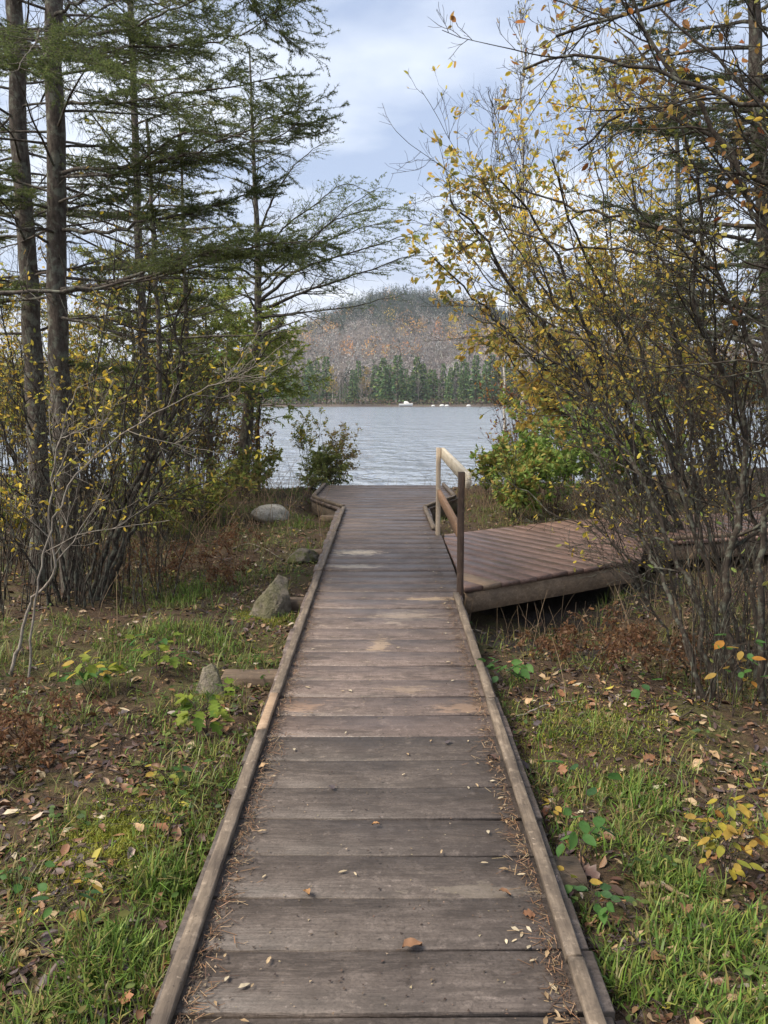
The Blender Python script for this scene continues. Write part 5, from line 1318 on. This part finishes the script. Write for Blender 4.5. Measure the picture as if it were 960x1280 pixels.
    mb.add(X.reshape(-1, 3), quads=(Q[None] + o).reshape(-1, 4), col=np.repeat(cols, 6, 0))
    tag(mb.build('leaf_litter', 'litter'), 'brown decaying leaf litter covering the forest floor', None, None, 'stuff')
    # twigs and stems lying about
    mb = MB(); x, y = scatter(9000, r, 14, 1.9); n = len(x); a = r.uniform(0, 2 * pi, n); L = r.uniform(0.04, 0.22, n)
    P = np.empty((n, 4, 3))
    for j in range(4):
        f = (j / 3 - 0.5); xx = x + np.cos(a) * L * f + r.normal(0, 0.006, n); yy = y + np.sin(a) * L * f + r.normal(0, 0.006, n)
        P[:, j] = np.stack([xx, yy, gz(xx, yy) + r.uniform(0.004, 0.03, n)], 1)
    tubes(mb, P, np.repeat(r.uniform(0.0012, 0.0032, n)[:, None], 4, 1) * np.array([[1, 0.9, 0.75, 0.5]]), 3, None)
    mb.build('fallen_twigs', 'twig', color=False); bpy.data.objects['fallen_twigs']['kind'] = 'stuff'
    # needles and crumbs gathered along the kerbs and in the plank joints
    mb = MB(); n = 4200
    side = np.where(r.random(n) < 0.5, -1, 1); y = 1.2 + 8.5 * r.random(n) ** 1.4
    xi = np.where(side < 0, -0.525, 0.496); x = xi - side * np.abs(r.normal(0, 0.035, n)) * (0.5 + fbm(y * 2, y * 0, 12))
    ok = ~((side > 0) & (y > 6.1)); x, y = x[ok], y[ok]; n = len(x)
    a = r.uniform(0, 2 * pi, n); L = r.uniform(0.012, 0.055, n); z = B(y) + 0.006 + np.abs(r.normal(0, 0.005, n))
    d = np.stack([np.cos(a) * L, np.sin(a) * L, r.normal(0, 0.10, n) * L], 1); b = np.stack([x, y, z], 1)
    x2 = np.clip((b + d)[:, 0], -0.524, 0.495); e = b + d; e[:, 0] = x2; e[:, 2] = np.maximum(e[:, 2], B(e[:, 1]) + 0.005)
    s = np.stack([-np.sin(a), np.cos(a), np.zeros(n)], 1) * 0.0011
    V = np.stack([b - s, b + s, e + s, e - s], 1).reshape(-1, 3)
    mb.add(V, quads=np.arange(n * 4).reshape(-1, 4), col=np.repeat(pal([(0.12, 0.065, 0.032), (0.18, 0.10, 0.05), (0.07, 0.042, 0.028), (0.25, 0.17, 0.10), (0.05, 0.033, 0.022)], n, r), 4, 0))
    # crumbs of bark and soil over the planks
    n = 6500; y = 1.2 + 9 * r.random(n) ** 1.5; x = np.clip(r.normal(0, 0.36, n), -0.48, 0.48); edge = r.random(n) < 0.7; x = np.where(edge, np.where(r.random(n) < 0.6, -0.522 + np.abs(r.normal(0, 0.03, n)), 0.494 - np.abs(r.normal(0, 0.028, n))), x)
    a = r.uniform(0, 2 * pi, n); sz = r.uniform(0.002, 0.0065, n); z = B(y) + 0.0065
    c0 = np.stack([x, y, z], 1)
    V = np.stack([c0 + sz[:, None] * np.stack([np.cos(a), np.sin(a), 0 * a], 1), c0 + sz[:, None] * np.stack([np.cos(a + 2.2), np.sin(a + 2.2), 0.3 + 0 * a], 1), c0 + sz[:, None] * 0.7 * np.stack([np.cos(a + 4.1), np.sin(a + 4.1), 0 * a], 1)], 1).reshape(-1, 3)
    mb.add(V, tris=np.arange(n * 3).reshape(-1, 3), col=np.repeat(pal([(0.03, 0.02, 0.015), (0.05, 0.034, 0.024), (0.09, 0.06, 0.04), (0.2, 0.155, 0.10)], n, r), 3, 0))
    tag(mb.build('needle_debris', 'litter'), 'brown pine needles and crumbs strewn over the boardwalk', None, None, 'stuff')
ground_cover()

# ---- individual fallen leaves: the nearest ones, on the planks and on the ground
def leaf_mesh(name, seed, col, wid=1.0, curl=1.0, lob=False):
    r = np.random.default_rng(seed); n = 7
    t = np.linspace(0, 1, n); w = wid * 0.5 * np.sin(pi * t ** 0.85) ** 0.9 * (1 + 0.10 * r.normal(0, 1, n))
    if lob: w = wid * 0.6 * np.array([0.05, 0.6, 0.35, 0.95, 0.45, 0.6, 0.03])
    zc = 0.10 * curl * np.sin(pi * t * 1.2) + 0.02 * r.normal(0, 1, n); ze = zc + 0.14 * curl * r.uniform(0.4, 1.3, n)
    V = np.concatenate([np.stack([t, 0 * t, zc], 1), np.stack([t, w, ze], 1), np.stack([t, -w * r.uniform(0.85, 1.1), ze * r.uniform(0.4, 1.2)], 1)])
    V[:, 2] -= V[:, 2].min()
    Q = [[i, i + 1, n + i + 1, n + i] for i in range(n - 1)] + [[i + 1, i, 2 * n + i, 2 * n + i + 1] for i in range(n - 1)]
    mb = MB(); mb.add(V - np.array([0.5, 0, 0]), quads=Q, col=np.asarray(col) * (1 + r.uniform(-0.12, 0.12, (3 * n, 1))))
    tubes(mb, np.array([[[-0.5, 0, 0.04], [-0.66, 0.03, 0.03], [-0.8, 0.02, 0.02]]]), np.array([[0.012, 0.01, 0.008]]), 3, np.asarray(col) * 0.6)
    return mb.mesh(name, 'fallen')
pale_l = [leaf_mesh('pale_leaf', 1 + i, c, w, cu * 0.45) for i, (c, w, cu) in enumerate([((0.36, 0.29, 0.19), 0.34, 0.7), ((0.30, 0.22, 0.13), 0.30, 0.9), ((0.40, 0.34, 0.24), 0.38, 0.5), ((0.24, 0.165, 0.09), 0.32, 0.8)])]
brown_l = [leaf_mesh('brown_leaf', 11 + i, c, w, cu, lb) for i, (c, w, cu, lb) in enumerate([((0.16, 0.085, 0.045), 0.6, 1.2, False), ((0.10, 0.06, 0.05), 0.75, 1.0, True), ((0.26, 0.14, 0.06), 0.55, 1.3, False), ((0.075, 0.06, 0.065), 0.8, 0.8, True), ((0.33, 0.22, 0.12), 0.55, 0.9, False), ((0.21, 0.10, 0.05), 0.85, 1.0, True)])]
def put_leaf(me, x, y, z, s, r, name, label, group, tilt=0.15):
    o = bpy.data.objects.new(name, me); COL.objects.link(o)
    o.location = (float(x), float(y), float(z)); o.scale = (s, s, s)
    o.rotation_euler = (float(r.normal(0, tilt)), float(r.normal(0, tilt)), float(r.uniform(0, 6.28)))
    tag(o, label, 'leaf', group)
r_ = np.random.default_rng(21)
cnt = 0
while cnt < 115:
    y = 1.9 + 7.5 * r_.random() ** 1.6
    u = r_.random()
    x = (0.47 - abs(r_.normal(0, 0.07))) if u < 0.5 else (-0.46 + abs(r_.normal(0, 0.05)) if u < 0.62 else r_.uniform(-0.4, 0.45))
    kq = r_.integers(0, 4); word = ['pale straw', 'tan curled', 'whitish broad', 'brownish narrow'][kq]
    wh = 'against the right kerb of the boardwalk' if x > 0.38 else ('against the left kerb of the boardwalk' if x < -0.38 else 'in the middle of the boardwalk planks')
    put_leaf(pale_l[kq], x, y, float(B(y)) + 0.008, r_.uniform(0.020, 0.038), r_, 'fallen_leaf', word + ' small leaf lying ' + wh, word + ' leaves ' + wh, 0.1)
    cnt += 1
for (u, v, s) in ((515, 1228, 0.06), (330, 972, 0.05), (415, 1000, 0.035), (615, 960, 0.05), (470, 1052, 0.03), (385, 1150, 0.04), (560, 938, 0.035), (630, 1150, 0.04), (690, 1130, 0.045), (660, 1180, 0.04)):
    Y = 1654.0 / (v - 477.0); p = px(u, v, Y * 0.985)
    put_leaf(brown_l[r_.integers(0, 6)], p[0], p[1], float(B(p[1])) + 0.010, s, r_, 'fallen_leaf', 'dark curled brown leaf lying on the boardwalk planks', 'brown leaves on the boardwalk', 0.15)
cnt = 0
while cnt < 165:
    y = 1.95 + 3.6 * r_.random() ** 1.5; x = r_.uniform(-1, 1) * (0.5 * y + 0.1)
    if not free(np.array(x), np.array(y)): continue
    if green(np.array(x), np.array(y)) > 0.75 and r_.random() < 0.6: continue
    kq = r_.integers(0, 6) if r_.random() < 0.85 else 6
    word = ['oval brown', 'lobed dark brown', 'oval rusty', 'lobed purplish grey', 'oval tan', 'lobed red brown', 'narrow pale'][kq]
    sz = r_.uniform(0.04, 0.075); big = 'large ' if sz > 0.06 else 'small '
    sd = 'on the maple seedling side of the boardwalk' if x < 0 else 'on the side deck side of the boardwalk'
    put_leaf(brown_l[kq] if kq < 6 else pale_l[r_.integers(0, 4)], x, y, float(gz(x, y)) + 0.016, sz, r_, 'fallen_leaf', big + word + ' fallen leaf ' + sd, big + word + ' leaves ' + sd, 0.3)
    cnt += 1

# ---- seedlings and small plants whose leaves can be told apart
def live_leaf(name, seed, col, wid, n=7, lob=None):
    r = np.random.default_rng(seed)
    t = np.linspace(0, 1, n); w = wid * 0.5 * np.sin(pi * np.clip(t, 0, 1) ** 0.8) ** 0.85
    if lob is not None: w = wid * 0.5 * np.array(lob)
    zc = -0.10 * t ** 2; ze = zc + 0.07
    sw = np.zeros(n) if lob is None else np.array([0, 0.14, 0, 0.14, 0, 0.05, 0])
    V = np.concatenate([np.stack([t, 0 * t, zc], 1), np.stack([t + sw, w, ze], 1), np.stack([t + sw, -w, ze], 1)])
    Q = [[i, i + 1, n + i + 1, n + i] for i in range(n - 1)] + [[i + 1, i, 2 * n + i, 2 * n + i + 1] for i in range(n - 1)]
    mb = MB(); mb.add(V, quads=Q, col=np.asarray(col) * (1 + r.uniform(-0.12, 0.12, (3 * n, 1))))
    return mb.mesh(name, 'leaf')
MAP = [0.1, 0.95, 0.5, 1.0, 0.35, 0.4, 0.02]
LV = {'maple': [live_leaf('leaf', 1, (0.17, 0.24, 0.035), 1.0, 7, MAP), live_leaf('leaf', 2, (0.22, 0.27, 0.04), 1.0, 7, MAP), live_leaf('leaf', 3, (0.11, 0.19, 0.035), 1.0, 7, MAP)],
      'yellow': [live_leaf('leaf', 4, (0.40, 0.33, 0.05), 0.55), live_leaf('leaf', 5, (0.30, 0.29, 0.05), 0.5), live_leaf('leaf', 6, (0.46, 0.32, 0.07), 0.6), live_leaf('leaf', 7, (0.24, 0.26, 0.05), 0.55)],
      'green': [live_leaf('leaf', 8, (0.075, 0.17, 0.045), 0.6), live_leaf('leaf', 9, (0.10, 0.21, 0.05), 0.55), live_leaf('leaf', 10, (0.06, 0.13, 0.05), 0.6)],
      'orange': [live_leaf('leaf', 12, (0.42, 0.20, 0.04), 0.6), live_leaf('leaf', 13, (0.36, 0.24, 0.06), 0.55)]}
LV['beech'] = [live_leaf('leaf', 21, (0.30, 0.15, 0.06), 0.5), live_leaf('leaf', 22, (0.40, 0.28, 0.10), 0.45), live_leaf('leaf', 23, (0.52, 0.38, 0.07), 0.5), live_leaf('leaf', 24, (0.34, 0.30, 0.08), 0.45), live_leaf('leaf', 25, (0.42, 0.26, 0.09), 0.55)]
from mathutils import Matrix
for (root, p, d, sz) in PENDING[:290]:
    sd = nrm(np.cross(rng.normal(0, 1, 3), d)); nn = np.cross(d, sd)
    o = bpy.data.objects.new('leaf', LV['beech'][rng.integers(0, 5)]); COL.objects.link(o); o.parent = root
    mt = Matrix(((d[0], sd[0], nn[0]), (d[1], sd[1], nn[1]), (d[2], sd[2], nn[2])))
    o.location = p - wloc(root); o.rotation_euler = mt.to_euler(); o.scale = (sz * 0.9,) * 3
def plant(name, label, cat, base, stems, kinds, size, seed, bark='twig', group=None, r0=0.004, spread=1.0):
    """stems: list of (dx, dy, h, nleaves); every leaf is a part"""
    r = np.random.default_rng(seed)
    b = np.array([base[0], base[1], float(gz(base[0], base[1])) - 0.01]); root = empty(name, b, label, cat, group)
    for (ddx, ddy, h, nl) in stems:
        P = resample([b, b + np.array([ddx * 0.35, ddy * 0.35, h * 0.6]), b + np.array([ddx, ddy, h])], 9, 0.004, r)
        mb = MB(); tubes(mb, P[None], rad(9, r0, 0.0012)[None], 4)
        pts = []
        for i in range(nl):
            f = r.uniform(0.45, 1.0) * 8; j = min(int(f), 7); p = P[j] + (P[j + 1] - P[j]) * (f - j)
            a = r.uniform(0, 2 * pi); pl_ = r.uniform(0.4, 1.4) * size[1] * spread; q = p + np.array([cos(a) * pl_, sin(a) * pl_, r.uniform(0.1, 0.6) * pl_])
            tubes(mb, np.stack([p, (p + q) / 2 + np.array([0, 0, 0.004]), q])[None], np.array([[0.0012, 0.001, 0.0008]]), 3)
            pts.append((q, a))
        mb.build('stem', bark, root, origin=b, smooth=True, color=False)
        for (q, a) in pts:
            kk = LV[kinds[r.integers(0, len(kinds))]]; o = bpy.data.objects.new('leaf', kk[r.integers(0, len(kk))]); COL.objects.link(o)
            o.parent = root; o.location = q - b; s = r.uniform(*size); o.scale = (s, s, s); o.rotation_euler = (r.normal(0, 0.4), r.uniform(-0.2, 0.6), a + r.normal(0, 0.5))
    return root
plant('maple_seedling', 'maple seedling with bright yellow green lobed leaves beside the boardwalk kerb', 'seedling', gpx(258, 925), [(0.03, -0.04, 0.24, 11), (-0.08, 0.0, 0.20, 9), (0.05, 0.05, 0.16, 7), (-0.04, -0.08, 0.14, 6)], ['maple'], (0.05, 0.085), 1)
plant('yellow_sapling', 'low sapling with large yellow leaves below the bare thicket', 'sapling', gpx(905, 1110), [(0.03, 0.05, 0.30, 20), (-0.08, 0.0, 0.27, 16), (0.12, -0.05, 0.25, 16), (0.16, 0.04, 0.33, 18), (-0.02, -0.1, 0.18, 12)], ['yellow', 'yellow', 'yellow', 'yellow', 'orange'], (0.035, 0.062), 2)
plant('green_sapling', 'thin dark stemmed sapling with a few round green leaves beside the right kerb', 'sapling', gpx(727, 1098), [(0.03, 0.1, 0.36, 9), (0.05, 0.0, 0.22, 6)], ['green'], (0.05, 0.075), 3)
plant('bramble_plant', 'green bramble sprouting against the right kerb near the side deck', 'plant', gpx(625, 862), [(0.0, 0.0, 0.14, 9), (0.08, 0.03, 0.12, 8), (0.04, -0.1, 0.10, 7)], ['green'], (0.05, 0.08), 4)
plant('bramble_plant', 'low green bramble in the gap beside the right kerb timber sleeper', 'plant', gpx(735, 1145), [(0.02, 0.0, 0.09, 8), (0.05, -0.08, 0.10, 8), (-0.01, 0.06, 0.07, 6)], ['green', 'green', 'yellow'], (0.03, 0.055), 5)
plant('herb_plant', 'small green herb among brown leaves at the left', 'plant', gpx(85, 1165), [(0.0, 0.0, 0.07, 5), (-0.05, 0.03, 0.06, 4)], ['green', 'yellow'], (0.04, 0.065), 6)
plant('herb_plant', 'tiny seedling with rounded leaves at the left frame edge', 'plant', gpx(25, 1115), [(0.0, 0.0, 0.09, 6), (0.04, 0.0, 0.07, 5)], ['green'], (0.03, 0.05), 7)
plant('herb_plant', 'pale leaved herb in the litter above the mossy mound', 'plant', gpx(205, 985), [(0.0, 0.0, 0.07, 6), (0.04, 0.02, 0.06, 5)], ['green', 'yellow'], (0.03, 0.05), 8)
plant('raspberry_plant', 'yellow green raspberry patch in front of the pale saplings', 'plant', gpx(115, 870), [(0.0, 0.0, 0.22, 10), (0.12, 0.05, 0.2, 9), (-0.1, 0.08, 0.2, 9), (0.22, 0.0, 0.18, 8), (-0.2, 0.0, 0.16, 8)], ['yellow', 'maple', 'green'], (0.045, 0.08), 9)
plant('raspberry_plant', 'leafy green raspberry canes behind the maple seedling', 'plant', gpx(200, 850), [(0.0, 0.0, 0.25, 10), (0.14, 0.05, 0.2, 9), (-0.12, 0.08, 0.22, 9)], ['green', 'maple'], (0.045, 0.075), 10)
plant('herb_plant', 'single broad green leaf plant on the right forest floor', 'plant', gpx(795, 875), [(0.0, 0.0, 0.10, 3)], ['green'], (0.07, 0.09), 11)
plant('herb_plant', 'green grey leaved plant at the foot of the bare thicket', 'plant', gpx(915, 900), [(0.0, 0.0, 0.45, 8), (0.08, -0.05, 0.4, 7), (-0.05, -0.1, 0.35, 6)], ['green', 'orange'], (0.05, 0.08), 12)
plant('herb_plant', 'yellow sprig beside the second length of right kerb', 'plant', gpx(690, 1020), [(0.0, 0.0, 0.06, 5)], ['yellow', 'maple'], (0.035, 0.05), 13)

# ---- dead brown bracken
def fern(label, base, n, h, seed, cols=BROWN + [(0.24, 0.14, 0.075), (0.19, 0.115, 0.07), (0.15, 0.075, 0.045)], group='dead bracken clumps'):
    r = np.random.default_rng(seed); b = np.array([base[0], base[1], float(gz(base[0], base[1])) - 0.01]); root = empty('dead_fern', b, label, 'fern', group)
    for i in range(n):
        a = r.uniform(0, 2 * pi); L = h * r.uniform(0.6, 1.1); out = r.uniform(0.35, 0.9) * L; b0 = b + np.array([cos(a), sin(a), 0]) * r.uniform(0, 0.12)
        P = resample([b0, b0 + np.array([cos(a) * out * 0.3, sin(a) * out * 0.3, L * 0.6]), b0 + np.array([cos(a) * out * 0.75, sin(a) * out * 0.75, L * 0.75]), b0 + np.array([cos(a) * out * 1.15, sin(a) * out * 1.15, L * r.uniform(0.1, 0.6)])], 12, 0.008, r)
        mb = MB(); tubes(mb, P[None], rad(12, 0.003, 0.001)[None], 3, cols[0])
        P2, R2 = grow(P[None], rad(12, 0.003, 0.001)[None], 22, (0.25, 1), (45, 75), (0.14, 0.26), 5, 0.15, (0, 0, -0.5), 0.5, 0.4, r, 0.6, 0.0008)
        tubes(mb, P2, R2, 3, cols[1])
        pos, d = along(P2, 5, (0.1, 1), r); d = nrm(d + r.normal(0, 0.5, d.shape))
        leaves(mb, pos, d, r.uniform(0.015, 0.035, len(pos)), pal(cols, len(pos), r), LEAF4, r, 0.4)
        mb.build('frond', 'leaf', root, origin=b0)
for i, (u, v, n, h, lab) in enumerate(((205, 738, 9, 0.55, 'tall rust brown bracken clump beside the left thicket'), (245, 720, 9, 0.45, 'collapsed brown bracken behind the bright grass patch'), (275, 735, 7, 0.32, 'low dark brown fern heap near the tall boulder'), (30, 935, 8, 0.35, 'matted brown fern at the left frame edge'), (10, 985, 7, 0.3, 'flattened reddish fern below the matted one'),
                                       (735, 842, 7, 0.38, 'rust coloured bracken in front of the side deck'), (775, 825, 7, 0.38, 'orange brown bracken touching the side deck edge'), (690, 830, 5, 0.25, 'small brown fern at the rim of the muddy hollow'), (830, 850, 6, 0.35, 'dry brown fern under the bare thicket'), (310, 690, 6, 0.35, 'dry fern tuft behind the tall boulder'))):
    fern(lab, gpx(u, v), n, h, 500 + i)

# dry stalks by the left shore and under the thickets
mb = MB(); r_ = np.random.default_rng(31); n = 700
xs = np.concatenate([r_.normal(-2.4, 0.7, 700), r_.normal(2.6, 0.9, 280), r_.normal(1.9, 0.8, 500)]); ys = np.concatenate([r_.normal(11.2, 1.7, 700), r_.normal(6.0, 0.7, 280), r_.normal(12.0, 1.2, 500)])
ok = free(xs, ys) & (ys < 16); xs, ys = xs[ok], ys[ok]; n = len(xs)
hh = np.where(xs < 0, r_.uniform(0.2, 0.8, n), r_.uniform(0.15, 0.5, n)); le = r_.normal(0, 0.38, (n, 2))
P = np.empty((n, 5, 3))
for j in range(5):
    f = j / 4; P[:, j] = np.stack([xs + le[:, 0] * hh * f ** 1.5, ys + le[:, 1] * hh * f ** 1.5, gz(xs, ys) - 0.02 + hh * f * (1 - 0.1 * f)], 1)
tubes(mb, P, np.repeat(r_.uniform(0.002, 0.004, n)[:, None], 5, 1) * np.linspace(1, 0.4, 5)[None], 3)
o = mb.build('dry_stalks', 'deadstalk', color=False); tag(o, 'pale dry stalks standing in the undergrowth', None, None, 'stuff')

# fallen branches
for i, (lab, pts, r0, m) in enumerate((('pale bare stick lying on the litter right of the boardwalk', [(645, 905), (668, 893), (695, 886), (722, 884)], 0.006, 'paletwig'),
                                    ('thin dark branch lying across the litter by the thicket foot', [(820, 935), (850, 905), (890, 880), (915, 872)], 0.005, 'twig'),
                                    ('short rotten stick half buried in the right hand grass', [(800, 1115), (830, 1122), (862, 1130)], 0.012, 'deadstalk'),
                                    ('grey fallen branch beside the tall boulder', [(290, 690), (310, 682), (335, 690), (350, 700)], 0.007, 'paletwig'),
                                    ('curved orange brown twig at the left frame edge', [(20, 1085), (45, 1075), (60, 1060)], 0.005, 'deadstalk'),
                                    ('dark thin stick poking up from the grass near the left kerb', [(320, 1275), (290, 1230), (275, 1195), (250, 1180)], 0.005, 'twig'))):
    P = np.array([gpx(u, v) + np.array([0, 0, 0.018]) for (u, v) in pts])
    mb = MB(); PP = resample(P, 12, 0.004)[None]; RR = rad(12, r0, r0 * 0.4)[None]; tubes(mb, PP, RR, 6)
    P1, R1 = grow(PP, RR, 4, (0.3, 0.9), (25, 60), (0.15, 0.4), 4, 0.1, (0, 0, 0), 0.5, r=np.random.default_rng(i)); P1[:, :, 2] = np.maximum(P1[:, :, 2], gz(P1[:, :, 0], P1[:, :, 1]) + 0.004); tubes(mb, P1, R1, 4)
    tag(mb.build('fallen_branch', m, None, origin=P[0], smooth=True, color=False), lab, 'branch')

# ================================================================== HAZE over the lake
mb = MB()
X0, X1, Y0, Y1, Z0, Z1 = -1650.0, 1650.0, -330.0, 2700.0, -6.0, 190.0
V = np.array([(a, b, c) for c in (Z0, Z1) for (a, b) in ((X0, Y0), (X1, Y0), (X1, Y1), (X0, Y1))])
mb.add(V, quads=[[3, 2, 1, 0], [4, 5, 6, 7], [0, 1, 5, 4], [1, 2, 6, 5], [2, 3, 7, 6], [3, 0, 4, 7]])
t = NT('haze_air')
t.n('ShaderNodeOutputMaterial', {'Volume': t.n('ShaderNodeVolumePrincipled', {'Color': (0.82, 0.87, 0.95, 1), 'Density': 0.00022, 'Anisotropy': 0.2})})
M['haze'] = t.m
o = mb.build('haze', 'haze', None, color=False); tag(o, 'thin pale haze hanging over the lake', None, None, 'stuff')
